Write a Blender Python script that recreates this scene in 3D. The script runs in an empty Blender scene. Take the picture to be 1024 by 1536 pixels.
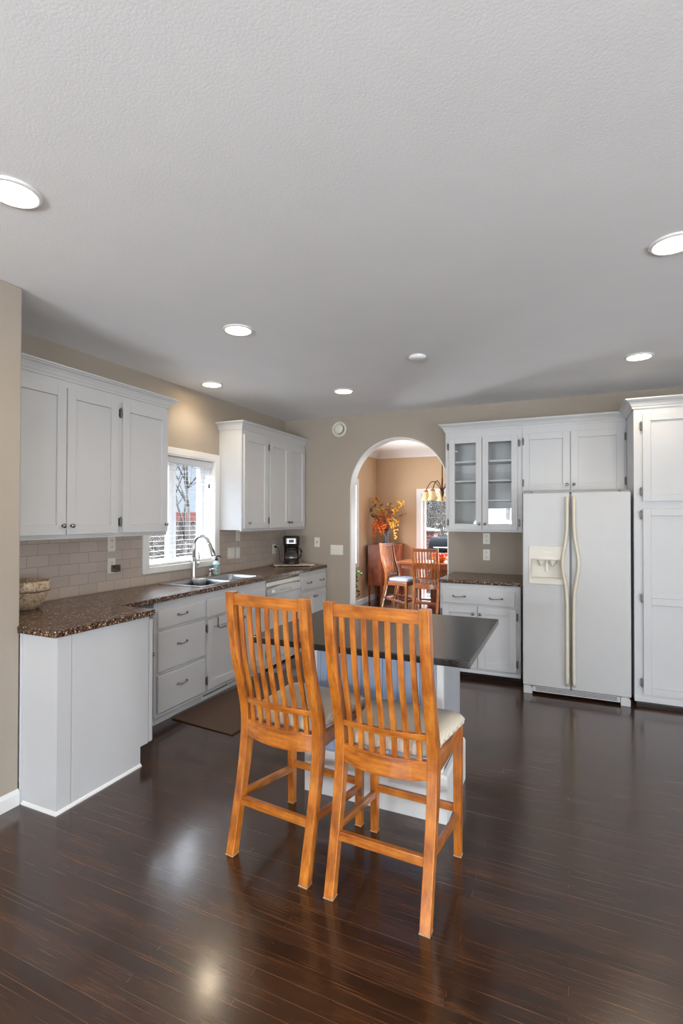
import bpy, bmesh, math, random
from mathutils import Vector, Matrix
from mathutils.geometry import tessellate_polygon

random.seed(7)
SC = bpy.context.scene
COL = SC.collection
PI = math.pi

# ------------------------------------------------------------------ camera, world, light, exposure
YAW, PITCH, ROLL, FPX = 0.41983, 0.01054, 0.00207, 759.26
cam_d = bpy.data.cameras.new('camera')
cam = bpy.data.objects.new('camera', cam_d)
COL.objects.link(cam)
SC.camera = cam
cam_d.sensor_fit = 'VERTICAL'
cam_d.sensor_height = 36.0
cam_d.lens = FPX / 1536.0 * 36.0
cam_d.clip_start = 0.05
cam_d.clip_end = 300
_f = Vector((-math.sin(YAW) * math.cos(PITCH), math.cos(YAW) * math.cos(PITCH), math.sin(PITCH)))
_r0 = Vector((math.cos(YAW), math.sin(YAW), 0))
_u0 = _r0.cross(_f)
_r = math.cos(ROLL) * _r0 + math.sin(ROLL) * _u0
_u = _r.cross(_f)
cam.matrix_world = Matrix(((_r.x, _u.x, -_f.x, 0), (_r.y, _u.y, -_f.y, 0), (_r.z, _u.z, -_f.z, 1.5), (0, 0, 0, 1)))

SC.view_settings.view_transform = 'Standard'
SC.view_settings.look = 'None'
SC.view_settings.gamma = 1.0
SC.view_settings.use_curve_mapping = False
SC.view_settings.exposure = 0.18
SC.cycles.use_denoising = True
SC.cycles.max_bounces = 10
SC.cycles.diffuse_bounces = 6
SC.cycles.glossy_bounces = 5
SC.cycles.transparent_max_bounces = 12
SC.cycles.sample_clamp_indirect = 6.0
SC.cycles.caustics_reflective = False
SC.cycles.caustics_refractive = False

W = bpy.data.worlds.new('sky')
SC.world = W
W.use_nodes = True
_n = W.node_tree.nodes
_l = W.node_tree.links
_n.clear()
_out = _n.new('ShaderNodeOutputWorld')
_bg = _n.new('ShaderNodeBackground')
_tc = _n.new('ShaderNodeTexCoord')
_no = _n.new('ShaderNodeTexNoise')
_no.inputs['Scale'].default_value = 3.0
_no.inputs['Detail'].default_value = 6.0
_ra = _n.new('ShaderNodeValToRGB')
_ra.color_ramp.elements[0].position = 0.42
_ra.color_ramp.elements[0].color = (0.62, 0.75, 0.93, 1)
_ra.color_ramp.elements[1].position = 0.62
_ra.color_ramp.elements[1].color = (0.92, 0.95, 1.0, 1)
_l.new(_tc.outputs['Generated'], _no.inputs['Vector'])
_l.new(_no.outputs['Fac'], _ra.inputs['Fac'])
_l.new(_ra.outputs['Color'], _bg.inputs['Color'])
# the cloud layer is brighter overhead than along the horizon
_sx = _n.new('ShaderNodeSeparateXYZ')
_mr = _n.new('ShaderNodeMapRange')
_mr.interpolation_type = 'SMOOTHSTEP'
_mr.inputs['From Min'].default_value = 0.16
_mr.inputs['From Max'].default_value = 0.45
_mr.inputs['To Min'].default_value = 0.95
_mr.inputs['To Max'].default_value = 26.0
_l.new(_tc.outputs['Generated'], _sx.inputs[0])
_l.new(_sx.outputs['Z'], _mr.inputs['Value'])
_l.new(_mr.outputs[0], _bg.inputs['Strength'])
_l.new(_bg.outputs['Background'], _out.inputs['Surface'])


def light(name, kind, loc, direction, energy, color=(1, 1, 1), size=None, size_y=None, parent=None, **kw):
    d = bpy.data.lights.new(name, kind)
    d.energy = energy
    d.color = color
    if kind == 'AREA':
        d.shape = 'RECTANGLE'
        d.size = size
        d.size_y = size_y
    for k, v in kw.items():
        setattr(d, k, v)
    o = bpy.data.objects.new(name, d)
    COL.objects.link(o)
    if parent is not None:
        o.parent = parent
        o.location = Vector(loc) - Vector(ORG.get(parent.name, (0, 0, 0)))
    else:
        o.location = loc
    o.rotation_euler = Vector(direction).to_track_quat('-Z', 'Y').to_euler()
    return o


ORG = {}
# sun through the dining patio door
light('sun', 'SUN', (2, 14, 8), (-0.42, -0.62, -0.50), 15.0, (1.0, 0.93, 0.82), angle=0.01)
# daylight at rear and dining glazing; rear and right door lamps are added fill
light('daylight_rear_window', 'AREA', (-1.45, -3.86, 1.50), (0, 0.5, 1.0), 380, (0.92, 0.96, 1.0), 1.7, 1.15)  # tilted upward to brighten the ceiling
light('fill_rear_door', 'AREA', (1.75, -3.86, 1.05), (-0.3, 1, 0.15), 135, (0.93, 0.965, 1.0), 2.3, 2.0)  # fill lamp added behind the viewer, outside an unseen door
light('fill_right_door', 'AREA', (4.16, -0.4, 1.05), (-1, 0.1, 0.12), 165, (0.96, 0.98, 1.0), 2.4, 2.0)  # fill lamp added from the unseen right side
light('daylight_patio_door', 'AREA', (-0.9, 9.15, 1.1), (-0.25, -1, 0.35), 40, (0.97, 0.985, 1.0), 0.8, 1.8)
light('daylight_dining_window', 'AREA', (-3.55, 6.9, 1.4), (1, 0, 0.3), 95, (0.97, 0.985, 1.0), 0.8, 1.3)

# ------------------------------------------------------------------ helpers


def C(r, g, b):
    def f(c):
        c /= 255.0
        return c / 12.92 if c <= 0.04045 else ((c + 0.055) / 1.055) ** 2.4
    return (f(r), f(g), f(b), 1.0)


class NT:
    def __init__(s, name):
        s.m = bpy.data.materials.new(name)
        s.m.use_nodes = True
        s.t = s.m.node_tree
        s.b = s.t.nodes['Principled BSDF']

    def n(s, kind, **kw):
        x = s.t.nodes.new('ShaderNode' + kind)
        for k, v in kw.items():
            if k in x.inputs:
                x.inputs[k].default_value = v
            else:
                setattr(x, k, v)
        return x

    def l(s, a, b):
        s.t.links.new(a, b)

    def coord(s, scale=(1, 1, 1), rot=(0, 0, 0), kind='Object'):
        tc = s.n('TexCoord')
        mp = s.n('Mapping')
        mp.inputs['Scale'].default_value = scale
        mp.inputs['Rotation'].default_value = rot
        s.l(tc.outputs[kind], mp.inputs['Vector'])
        return mp.outputs['Vector']

    def ramp(s, fac, stops):
        r = s.n('ValToRGB')
        e = r.color_ramp.elements
        while len(e) < len(stops):
            e.new(0.5)
        for i, (p, c) in enumerate(stops):
            e[i].position = p
            e[i].color = c
        s.l(fac, r.inputs['Fac'])
        return r.outputs['Color']

    def noise(s, vec, scale, detail=4, rough=0.55):
        x = s.n('TexNoise', Scale=scale, Detail=detail, Roughness=rough)
        s.l(vec, x.inputs['Vector'])
        return x.outputs['Fac']

    def bump(s, height, strength, dist=0.01):
        x = s.n('Bump', Strength=strength, Distance=dist)
        s.l(height, x.inputs['Height'])
        s.l(x.outputs['Normal'], s.b.inputs['Normal'])
        return x

    def mix(s, a, b, fac, mode='MIX'):
        x = s.n('MixRGB', blend_type=mode)
        for sock, v in (('Color1', a), ('Color2', b), ('Fac', fac)):
            if hasattr(v, 'is_output'):
                s.l(v, x.inputs[sock])
            else:
                x.inputs[sock].default_value = v
        return x.outputs['Color']


def mat(name, col, rough=0.5, metal=0.0, spec=0.5, var=0.06, vscale=12, bump=0.0, bscale=60, bdist=0.002, **kw):
    k = NT(name)
    v = k.coord()
    nz = k.noise(v, vscale)
    a = tuple(max(0, c * (1 - var)) for c in col[:3]) + (1,)
    b = tuple(min(1, c * (1 + var)) for c in col[:3]) + (1,)
    k.l(k.ramp(nz, [(0.3, a), (0.7, b)]), k.b.inputs['Base Color'])
    k.b.inputs['Roughness'].default_value = rough
    k.b.inputs['Metallic'].default_value = metal
    k.b.inputs['Specular IOR Level'].default_value = spec
    if bump:
        k.bump(k.noise(v, bscale, 3), bump, bdist)
    for n_, val in kw.items():
        k.b.inputs[n_.replace('_', ' ')].default_value = val
    return k.m


def emis(name, col, strength):
    k = NT(name)
    k.b.inputs['Base Color'].default_value = col
    k.b.inputs['Emission Color'].default_value = col
    k.b.inputs['Emission Strength'].default_value = strength
    return k.m


M = {}
M['paint'] = mat('cabinet_white_paint', C(201, 203, 206), 0.42, var=0.015, vscale=5, bump=0.04, bscale=150, bdist=0.001)
M['trim'] = mat('trim_white_paint', C(232, 233, 233), 0.4, var=0.012, vscale=4)
M['wall'] = mat('wall_taupe_paint', C(168, 158, 146), 0.85, var=0.02, vscale=3, bump=0.25, bscale=140, bdist=0.003)
M['tan'] = mat('wall_tan_paint', C(200, 173, 142), 0.85, var=0.02, vscale=3, bump=0.2, bscale=140, bdist=0.003)
M['ceil'] = mat('ceiling_knockdown_texture', C(240, 241, 243), 0.9, var=0.015, vscale=3, bump=0.24, bscale=130, bdist=0.003)
M['plate'] = mat('ivory_plastic', C(228, 226, 218), 0.35, var=0.01)
M['slot'] = mat('dark_slot', C(70, 66, 60), 0.6)
M['nickel'] = mat('brushed_nickel', C(186, 184, 180), 0.28, 1.0, var=0.05, vscale=90)
M['pewter'] = mat('aged_pewter', C(140, 138, 135), 0.25, 1.0, var=0.12, vscale=70)
M['darkhinge'] = mat('dark_hinge', C(112, 111, 110), 0.4, 0.7, var=0.1)
M['steel'] = mat('sink_steel', C(176, 180, 186), 0.3, 1.0, var=0.05, vscale=40)
M['fridge'] = mat('fridge_white_enamel', C(193, 194, 195), 0.33, var=0.01, bump=0.22, bscale=230, bdist=0.0015)
M['cream'] = mat('aged_cream_plastic', C(222, 218, 208), 0.4, var=0.03, vscale=8)
M['yellowed'] = mat('yellowed_cream_plastic', C(222, 214, 196), 0.4, var=0.05, vscale=6)
M['black'] = mat('black_plastic', C(24, 23, 23), 0.3, var=0.1)
M['rubber'] = mat('black_rubber', C(20, 20, 20), 0.8)
M['blind'] = mat('blind_white', C(232, 233, 235), 0.5, var=0.01)
M['beadblue'] = None
M['brick'] = None


def glass_mat(name, tint=(0.97, 0.98, 0.98, 1), gl=0.5):
    k = NT(name)
    k.t.nodes.remove(k.b)
    tr = k.n('BsdfTransparent', Color=tint)
    gs = k.n('BsdfGlossy', Roughness=0.02)
    lw = k.n('LayerWeight', Blend=0.5)
    pw = k.n('Math', operation='POWER')
    k.l(lw.outputs['Facing'], pw.inputs[0])
    pw.inputs[1].default_value = 5.0
    fr = k.n('MapRange')
    fr.inputs['To Min'].default_value = 0.035
    k.l(pw.outputs[0], fr.inputs['Value'])
    mx = k.n('MixShader')
    k.l(fr.outputs[0], mx.inputs[0])
    k.l(tr.outputs[0], mx.inputs[1])
    k.l(gs.outputs[0], mx.inputs[2])
    k.l(mx.outputs[0], k.t.nodes['Material Output'].inputs['Surface'])
    return k.m


M['glass'] = glass_mat('clear_glass')


def floor_mat():
    k = NT('dark_walnut_strip_floor')
    v = k.coord()
    br = k.n('TexBrick', offset=0.37, squash=1.0)
    for n_, v_ in (('Scale', 1.0), ('Mortar Size', 0.0011), ('Mortar Smooth', 0.3), ('Brick Width', 0.95), ('Row Height', 0.060)):
        br.inputs[n_].default_value = v_
    br.inputs['Color1'].default_value = (0, 0, 0, 1)
    br.inputs['Color2'].default_value = (1, 1, 1, 1)
    br.inputs['Mortar'].default_value = (0.5, 0.5, 0.5, 1)
    k.l(v, br.inputs['Vector'])
    base = k.ramp(br.outputs['Color'], [(0.0, C(44, 27, 18)), (0.5, C(52, 33, 22)), (1.0, C(63, 40, 27))])
    g = k.noise(k.coord((1.2, 40, 1)), 5, 6, 0.65)
    base = k.mix(base, k.ramp(g, [(0.32, (0.35, 0.32, 0.32, 1)), (0.68, (1.55, 1.45, 1.35, 1))]), 0.9, 'MULTIPLY')
    w = k.noise(k.coord((1.0, 6.5, 1)), 2.2, 6, 0.68)
    base = k.mix(base, C(124, 74, 36), k.ramp(w, [(0.54, (0, 0, 0, 1)), (0.80, (0.48, 0.48, 0.48, 1))]))
    sc = k.noise(k.coord((0.9, 75, 1)), 3.0, 3, 0.5)
    base = k.mix(base, C(150, 100, 62), k.ramp(sc, [(0.62, (0, 0, 0, 1)), (0.72, (0.55, 0.55, 0.55, 1))]))
    seam = k.ramp(k.noise(k.coord((0.5, 16, 1)), 1.5, 2), [(0.45, C(20, 12, 8)), (0.6, C(98, 70, 50))])
    base = k.mix(base, seam, br.outputs['Fac'])
    k.l(base, k.b.inputs['Base Color'])
    rr = k.n('MapRange')
    rr.inputs['To Min'].default_value = 0.17
    rr.inputs['To Max'].default_value = 0.30
    k.l(k.noise(k.coord((2, 9, 1)), 3, 4), rr.inputs['Value'])
    k.l(rr.outputs[0], k.b.inputs['Roughness'])
    k.b.inputs['Specular IOR Level'].default_value = 0.5
    k.b.inputs['Coat Weight'].default_value = 0.55
    k.b.inputs['Coat Roughness'].default_value = 0.14
    h = k.mix(g, (0.0, 0.0, 0.0, 1), br.outputs['Fac'])
    k.bump(h, 0.07, 0.003)
    return k.m


M['floor'] = floor_mat()


def wood(name, c0, c1, c2, axis=2, rough=0.32, scale=1.0):
    k = NT(name)
    sc = [14 * scale] * 3
    sc[axis] = 1.6 * scale
    v = k.coord(tuple(sc))
    a = k.noise(v, 3.0, 5, 0.6)
    f = k.noise(k.coord((9, 9, 9)), 1.2, 3)
    col = k.ramp(a, [(0.25, c0), (0.5, c1), (0.8, c2)])
    col = k.mix(col, k.ramp(f, [(0.34, (0.62, 0.52, 0.42, 1)), (0.66, (1.12, 1.12, 1.12, 1))]), 0.8, 'MULTIPLY')
    k.l(col, k.b.inputs['Base Color'])
    k.b.inputs['Roughness'].default_value = rough
    k.b.inputs['Coat Weight'].default_value = 0.5
    k.b.inputs['Coat Roughness'].default_value = 0.15
    return k.m


M['stool'] = wood('amber_maple_upright', C(134, 70, 18), C(190, 112, 36), C(218, 150, 68), 2)
M['stoolx'] = wood('amber_maple_cross', C(134, 70, 18), C(190, 112, 36), C(218, 150, 68), 0)
M['stooly'] = wood('amber_maple_side', C(134, 70, 18), C(190, 112, 36), C(218, 150, 68), 1)
M['oak'] = wood('dining_oak_upright', C(110, 58, 22), C(150, 86, 38), C(172, 106, 54), 2)
M['oakx'] = wood('dining_oak_cross', C(96, 50, 24), C(134, 74, 36), C(158, 96, 52), 0)
M['cherry'] = wood('cherry_veneer', C(112, 52, 28), C(142, 72, 40), C(160, 88, 52), 2, 0.4)
M['board'] = wood('pale_board', C(176, 160, 142), C(196, 182, 164), C(210, 198, 182), 0, 0.6)


def granite():
    k = NT('speckled_brown_laminate')
    v = k.coord()
    a = k.n('TexVoronoi', Scale=160.0)
    k.l(v, a.inputs['Vector'])
    sep = k.n('SeparateColor')
    k.l(a.outputs['Color'], sep.inputs[0])
    col = k.ramp(sep.outputs[0], [(0.0, C(34, 28, 27)), (0.26, C(74, 54, 44)), (0.6, C(106, 80, 62)), (0.82, C(150, 116, 88)), (0.94, C(206, 188, 164))])
    k.t.nodes[-1].color_ramp.interpolation = 'CONSTANT'
    n2 = k.noise(v, 30, 4)
    col = k.mix(col, k.ramp(n2, [(0.35, (0.55, 0.5, 0.5, 1)), (0.65, (1.1, 1.05, 1.0, 1))]), 0.7, 'MULTIPLY')
    k.l(col, k.b.inputs['Base Color'])
    k.b.inputs['Roughness'].default_value = 0.24
    return k.m


M['granite'] = granite()


def island_top():
    k = NT('black_brown_stained_wood')
    v = k.coord((1.0, 26, 1))
    g = k.noise(v, 3, 5, 0.6)
    k.l(k.ramp(g, [(0.3, C(26, 24, 23)), (0.7, C(47, 43, 40))]), k.b.inputs['Base Color'])
    k.b.inputs['Roughness'].default_value = 0.2
    k.bump(g, 0.06, 0.003)
    return k.m


M['islandtop'] = island_top()


M['bead_front_tint'] = mat('grey_beadboard_sky_tint', C(164, 182, 210), 0.45, var=0.02, vscale=6)  # same board as the side, bluish skylit shade painted into the colour
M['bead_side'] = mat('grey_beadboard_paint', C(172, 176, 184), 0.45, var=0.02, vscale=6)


def tile():
    k = NT('greige_subway_tile')
    tc = k.n('TexCoord')
    sp = k.n('SeparateXYZ')
    cb = k.n('CombineXYZ')
    k.l(tc.outputs['Object'], sp.inputs[0])
    k.l(sp.outputs['Y'], cb.inputs['X'])
    k.l(sp.outputs['Z'], cb.inputs['Y'])
    br = k.n('TexBrick', offset=0.5)
    for n_, v_ in (('Scale', 1.0), ('Mortar Size', 0.0016), ('Mortar Smooth', 0.2), ('Brick Width', 0.156), ('Row Height', 0.0775)):
        br.inputs[n_].default_value = v_
    br.inputs['Color1'].default_value = C(182, 170, 160)
    br.inputs['Color2'].default_value = C(192, 180, 170)
    br.inputs['Mortar'].default_value = C(140, 130, 122)
    k.l(cb.outputs[0], br.inputs['Vector'])
    k.l(br.outputs['Color'], k.b.inputs['Base Color'])
    k.b.inputs['Roughness'].default_value = 0.28
    inv = k.n('Math', operation='SUBTRACT')
    inv.inputs[0].default_value = 1.0
    k.l(br.outputs['Fac'], inv.inputs[1])
    k.bump(inv.outputs[0], 0.5, 0.002)
    return k.m


M['tile'] = tile()


def cushion_mat():
    k = NT('cream_ribbed_upholstery')
    v = k.coord()
    sp = k.n('SeparateXYZ')
    k.l(v, sp.inputs[0])
    m1 = k.n('Math', operation='PINGPONG')
    k.l(sp.outputs['X'], m1.inputs[0])
    m1.inputs[1].default_value = 0.003
    mr = k.n('MapRange')
    mr.inputs['From Max'].default_value = 0.003
    k.l(m1.outputs[0], mr.inputs['Value'])
    nz = k.noise(v, 260, 3)
    col = k.ramp(mr.outputs[0], [(0.0, C(206, 192, 170)), (0.45, C(228, 218, 202)), (1.0, C(236, 228, 214))])
    col = k.mix(col, k.ramp(nz, [(0.3, (0.88, 0.86, 0.84, 1)), (0.7, (1, 1, 1, 1))]), 0.7, 'MULTIPLY')
    k.l(col, k.b.inputs['Base Color'])
    k.b.inputs['Roughness'].default_value = 0.9
    k.bump(mr.outputs[0], 0.35, 0.002)
    return k.m


M['cushion'] = cushion_mat()
M['cushion_blue'] = mat('pale_grey_upholstery', C(150, 152, 166), 0.9)


class MB:
    """collects geometry; build() links it as one mesh object"""

    def __init__(s, tf=None):
        s.v, s.f, s.sm, s.tf = [], [], [], tf

    def add(s, vs, fs, smooth=False):
        b = len(s.v)
        if s.tf:
            vs = [s.tf(*p) for p in vs]
        s.v += [tuple(p) for p in vs]
        s.f += [tuple(b + i for i in f) for f in fs]
        s.sm += [smooth] * len(fs)
        return s

    def box(s, x0, y0, z0, x1, y1, z1):
        return s.add([(x0, y0, z0), (x1, y0, z0), (x1, y1, z0), (x0, y1, z0), (x0, y0, z1), (x1, y0, z1), (x1, y1, z1), (x0, y1, z1)],
                     [(0, 3, 2, 1), (4, 5, 6, 7), (0, 1, 5, 4), (1, 2, 6, 5), (2, 3, 7, 6), (3, 0, 4, 7)])

    def loft(s, rings, smooth=False, cap=True, closed=False):
        n = len(rings[0])
        vs = [p for r in rings for p in r]
        fs = []
        m = len(rings)
        for i in range(m if closed else m - 1):
            j = (i + 1) % m
            for k in range(n):
                k2 = (k + 1) % n
                fs.append((i * n + k, i * n + k2, j * n + k2, j * n + k))
        if cap and not closed:
            fs.append(tuple(range(n - 1, -1, -1)))
            fs.append(tuple((m - 1) * n + k for k in range(n)))
        return s.add(vs, fs, smooth)

    def tube(s, pts, r, n=8, cap=True, smooth=True, closed=False):
        pts = [Vector(p) for p in pts]
        m = len(pts)
        rs = r if isinstance(r, (list, tuple)) else [r] * m
        rings = []
        ref = None
        for i, p in enumerate(pts):
            if closed:
                d = pts[(i + 1) % m] - pts[i - 1]
            else:
                d = pts[min(i + 1, m - 1)] - pts[max(i - 1, 0)]
            if d.length < 1e-9:
                d = Vector((0, 0, 1))
            d.normalize()
            if ref is None:
                ref = Vector((0, 0, 1)) if abs(d.z) < 0.9 else Vector((1, 0, 0))
            a = d.cross(ref)
            if a.length < 1e-6:
                a = d.orthogonal()
            a.normalize()
            b = d.cross(a)
            ref = b.cross(d) if False else ref
            rings.append([tuple(p + rs[i] * (math.cos(2 * PI * k / n) * a + math.sin(2 * PI * k / n) * b)) for k in range(n)])
        return s.loft(rings, smooth, cap, closed)

    def lathe(s, prof, c, axis=(0, 0, 1), n=20, smooth=True, ring=False):
        ax = Vector(axis).normalized()
        a = ax.orthogonal().normalized()
        b = ax.cross(a)
        c = Vector(c)
        rings = [[tuple(c + ax * h + max(r, 1e-4) * (math.cos(2 * PI * k / n) * a + math.sin(2 * PI * k / n) * b)) for k in range(n)] for r, h in prof]
        return s.loft(rings, smooth, not ring, ring)

    def poly(s, outer, holes=(), z0=0.0, z1=1.0, smooth_sides=False):
        """extruded polygon with holes, in the (a, b, c) frame of tf"""
        loops = [list(outer)] + [list(h) for h in holes]
        flat = [p for lp in loops for p in lp]
        tris = tessellate_polygon([[Vector((p[0], p[1], 0)) for p in lp] for lp in loops])
        n = len(flat)
        vs = [(p[0], p[1], z0) for p in flat] + [(p[0], p[1], z1) for p in flat]
        fs = [tuple(t) for t in tris] + [tuple(n + i for i in t) for t in tris]
        s.add(vs, fs)
        o = 0
        base = len(s.v) - 2 * n
        for lp in loops:
            m = len(lp)
            for i in range(m):
                j = (i + 1) % m
                s.f.append((base + o + i, base + o + j, base + n + o + j, base + n + o + i))
                s.sm.append(smooth_sides)
            o += m
        return s

    def sweep(s, path, prof, m0=(0, 0), m1=(0, 0)):
        """profile (out, z) along a 2D path, outward to the right of travel, mitred"""
        P = [Vector((p[0], p[1])) for p in path]
        rings = []
        for i, p in enumerate(P):
            ns = []
            if i > 0:
                d = (P[i] - P[i - 1]).normalized()
                ns.append(Vector((d.y, -d.x)))
            if i < len(P) - 1:
                d = (P[i + 1] - P[i]).normalized()
                ns.append(Vector((d.y, -d.x)))
            m = ns[0] if len(ns) == 1 else (ns[0] + ns[1]) / (1 + ns[0].dot(ns[1]))
            e_ = m0 if i == 0 else (m1 if i == len(P) - 1 else (0, 0))
            rings.append([(p.x + (m.x + e_[0]) * o, p.y + (m.y + e_[1]) * o, z) for o, z in prof])
        return s.loft(rings)

    def ico(s, c, r, sub=1, squash=(1, 1, 1), smooth=True):
        bm = bmesh.new()
        bmesh.ops.create_icosphere(bm, subdivisions=sub, radius=1.0)
        vs = [(c[0] + v.co.x * r * squash[0], c[1] + v.co.y * r * squash[1], c[2] + v.co.z * r * squash[2]) for v in bm.verts]
        fs = [tuple(v.index for v in f.verts) for f in bm.faces]
        bm.free()
        return s.add(vs, fs, smooth)

    def build(s, name, material, parent=None, bevel=0.0, seg=2, subsurf=0):
        org = ORG.get(parent.name, (0, 0, 0)) if parent is not None else s.__dict__.get('origin', (0, 0, 0))
        me = bpy.data.meshes.new(name)
        me.from_pydata([(x - org[0], y - org[1], z - org[2]) for x, y, z in s.v], [], s.f)
        bm = bmesh.new()
        bm.from_mesh(me)
        bmesh.ops.recalc_face_normals(bm, faces=bm.faces)
        bm.to_mesh(me)
        bm.free()
        for p, q in zip(me.polygons, s.sm):
            p.use_smooth = q
        me.materials.append(material)
        o = bpy.data.objects.new(name, me)
        COL.objects.link(o)
        if parent is not None:
            o.parent = parent
            ORG[o.name] = org
        else:
            o.location = org
            ORG[o.name] = org
        if bevel:
            b = o.modifiers.new('bevel', 'BEVEL')
            b.width = bevel
            b.segments = seg
            b.limit_method = 'ANGLE'
            b.angle_limit = math.radians(40)
        if subsurf:
            b = o.modifiers.new('subsurf', 'SUBSURF')
            b.levels = subsurf
            b.render_levels = subsurf
        return o


def tag(o, label, cat, group=None):
    o['label'] = label
    o['category'] = cat
    if group:
        o['group'] = group
    return o


def thing(name, label, cat, loc=(0, 0, 0), rz=0.0, group=None, local=False):
    o = bpy.data.objects.new(name, None)
    COL.objects.link(o)
    o.empty_display_size = 0.1
    o.location = loc
    o.rotation_euler = (0, 0, rz)
    ORG[o.name] = (0, 0, 0) if (local or rz) else tuple(loc)
    return tag(o, label, cat, group)


def mb_at(origin, tf=None):
    m = MB(tf)
    m.origin = origin
    return m


def struct(name, mb, m, parent=None, bevel=0.0):
    o = mb.build(name, m, parent, bevel)
    if parent is None:
        o['kind'] = 'structure'
    return o


def copy_tree(o, parent=None):
    c = o.copy()
    COL.objects.link(c)
    if parent is not None:
        c.parent = parent
    for ch in list(o.children):
        copy_tree(ch, c)
    return c


def FX(x):
    return lambda u, v, w: (x + w, u, v)


def FY(y):
    return lambda u, v, w: (u, y - w, v)


def FYP(y):
    return lambda u, v, w: (u, y + w, v)


def rrect(x0, y0, x1, y1, r, n=5):
    pts = []
    for cx, cy, a0 in ((x1 - r, y1 - r, 0), (x0 + r, y1 - r, 90), (x0 + r, y0 + r, 180), (x1 - r, y0 + r, 270)):
        for i in range(n + 1):
            a = math.radians(a0 + 90 * i / n)
            pts.append((cx + r * math.cos(a), cy + r * math.sin(a)))
    return pts


def interp(tab, t):
    for i in range(len(tab) - 1):
        if tab[i][0] <= t <= tab[i + 1][0]:
            t0, v0 = tab[i]
            t1, v1 = tab[i + 1]
            p = tab[max(i - 1, 0)]
            q = tab[min(i + 2, len(tab) - 1)]
            m0 = (v1 - p[1]) / max(t1 - p[0], 1e-6)
            m1 = (q[1] - v0) / max(q[0] - t0, 1e-6)
            h = t1 - t0
            x = (t - t0) / h
            return ((2 * x ** 3 - 3 * x ** 2 + 1) * v0 + (x ** 3 - 2 * x ** 2 + x) * h * m0
                    + (-2 * x ** 3 + 3 * x ** 2) * v1 + (x ** 3 - x ** 2) * h * m1)
    return tab[0][1] if t < tab[0][0] else tab[-1][1]


# cabinet pieces ------------------------------------------------------------
def shaker(tf, u0, v0, u1, v1, name, parent, m=None, fr=0.062, th=0.02, rails=(), glass=False):
    """framed door: stiles and rails, a bead step and a recessed panel"""
    b = MB(tf)
    b.box(u0, v0, 0.0005, u0 + fr, v1, th)
    b.box(u1 - fr, v0, 0.0005, u1, v1, th)
    vs = [v0] + [c for r in rails for c in (r - fr / 2, r + fr / 2)] + [v1]
    b.box(u0 + fr, v0, 0.0005, u1 - fr, v0 + fr, th)
    b.box(u0 + fr, v1 - fr, 0.0005, u1 - fr, v1, th)
    for r in rails:
        b.box(u0 + fr, r - fr / 2, 0.0005, u1 - fr, r + fr / 2, th)
    edges = [v0 + fr] + [c for r in rails for c in (r - fr / 2, r + fr / 2)] + [v1 - fr]
    for a, c in zip(edges[::2], edges[1::2]):
        if not glass:
            b.box(u0 + fr, a, 0.0005, u1 - fr, c, th - 0.013)
    d = b.build(name, m or M['paint'], parent, 0.0018)
    if glass:
        g = MB(tf)
        g.box(u0 + fr - 0.004, v0 + fr - 0.004, 0.007, u1 - fr + 0.004, v1 - fr + 0.004, 0.011)
        g.build('glass_pane', M['glass'], d)
    return d


def slab(tf, u0, v0, u1, v1, name, parent, th=0.02):
    b = MB(tf)
    b.box(u0, v0, 0.0005, u1, v1, th)
    return b.build(name, M['paint'], parent, 0.005, 3)


def knob(tf, u, v, parent, w=0.0195, r=0.0145):
    b = MB(tf)
    n = 14
    prof = [(r * 0.65, 0), (r * 0.65, 0.002), (r * 0.4, 0.004), (r * 0.4, 0.012), (r * 0.8, 0.015), (r, 0.020), (r * 0.85, 0.025), (r * 0.4, 0.028)]
    rings = [[(u + p * math.cos(2 * PI * k / n), v + p * math.sin(2 * PI * k / n), w + h) for k in range(n)] for p, h in prof]
    b.loft(rings, True)
    return b.build('knob', M['pewter'], parent)


def pull(tf, u, v, parent, w=0.0195, L=0.05, m=None):
    b = MB(tf)
    pts, rs = [], []
    for i in range(15):
        t = i / 14 * 2 - 1
        pts.append((u + L * t, v - 0.004 * (1 - t * t) + 0.002 * math.sin(3 * t), w + 0.004 + 0.022 * (1 - t ** 4)))
        rs.append(0.0062 - 0.003 * (1 - t * t) + 0.002 * (abs(t) > 0.8))
    b.tube(pts, rs, 8)
    for s_ in (-1, 1):
        n = 10
        b.loft([[(u + s_ * L + q * math.cos(2 * PI * k / n), v + q * math.sin(2 * PI * k / n), w + h) for k in range(n)] for q, h in ((0.009, 0), (0.009, 0.003), (0.005, 0.007))], True)
    return b.build('handle', m or M['pewter'], parent)


def hinge(tf, u, v, parent, w=0.004, L=0.032, side=0):
    b = MB(tf)
    b.tube([(u, v - L - 0.006, w + 0.016), (u, v - L, w + 0.016), (u, v + L, w + 0.016), (u, v + L + 0.006, w + 0.016)], [0.002, 0.0052, 0.0052, 0.002], 8)
    b.box(u - 0.009, v - L * 0.85, 0.0, u + 0.009, v + L * 0.85, 0.0195 + 0.001)
    return b.build('hinge', M['darkhinge'], parent)


CROWN = [(0.0, -0.078), (0.010, -0.078), (0.013, -0.064), (0.018, -0.058), (0.024, -0.044), (0.036, -0.026), (0.050, -0.018), (0.052, -0.012), (0.062, -0.010), (0.062, 0.0), (0.0, 0.0)]


def crown(path, ztop, parent, name='crown_molding', m0=(0, 0), m1=(0, 0)):
    b = MB()
    b.sweep(path, [(o, ztop + z) for o, z in CROWN], m0, m1)
    return b.build(name, M['paint'], parent)


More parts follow.
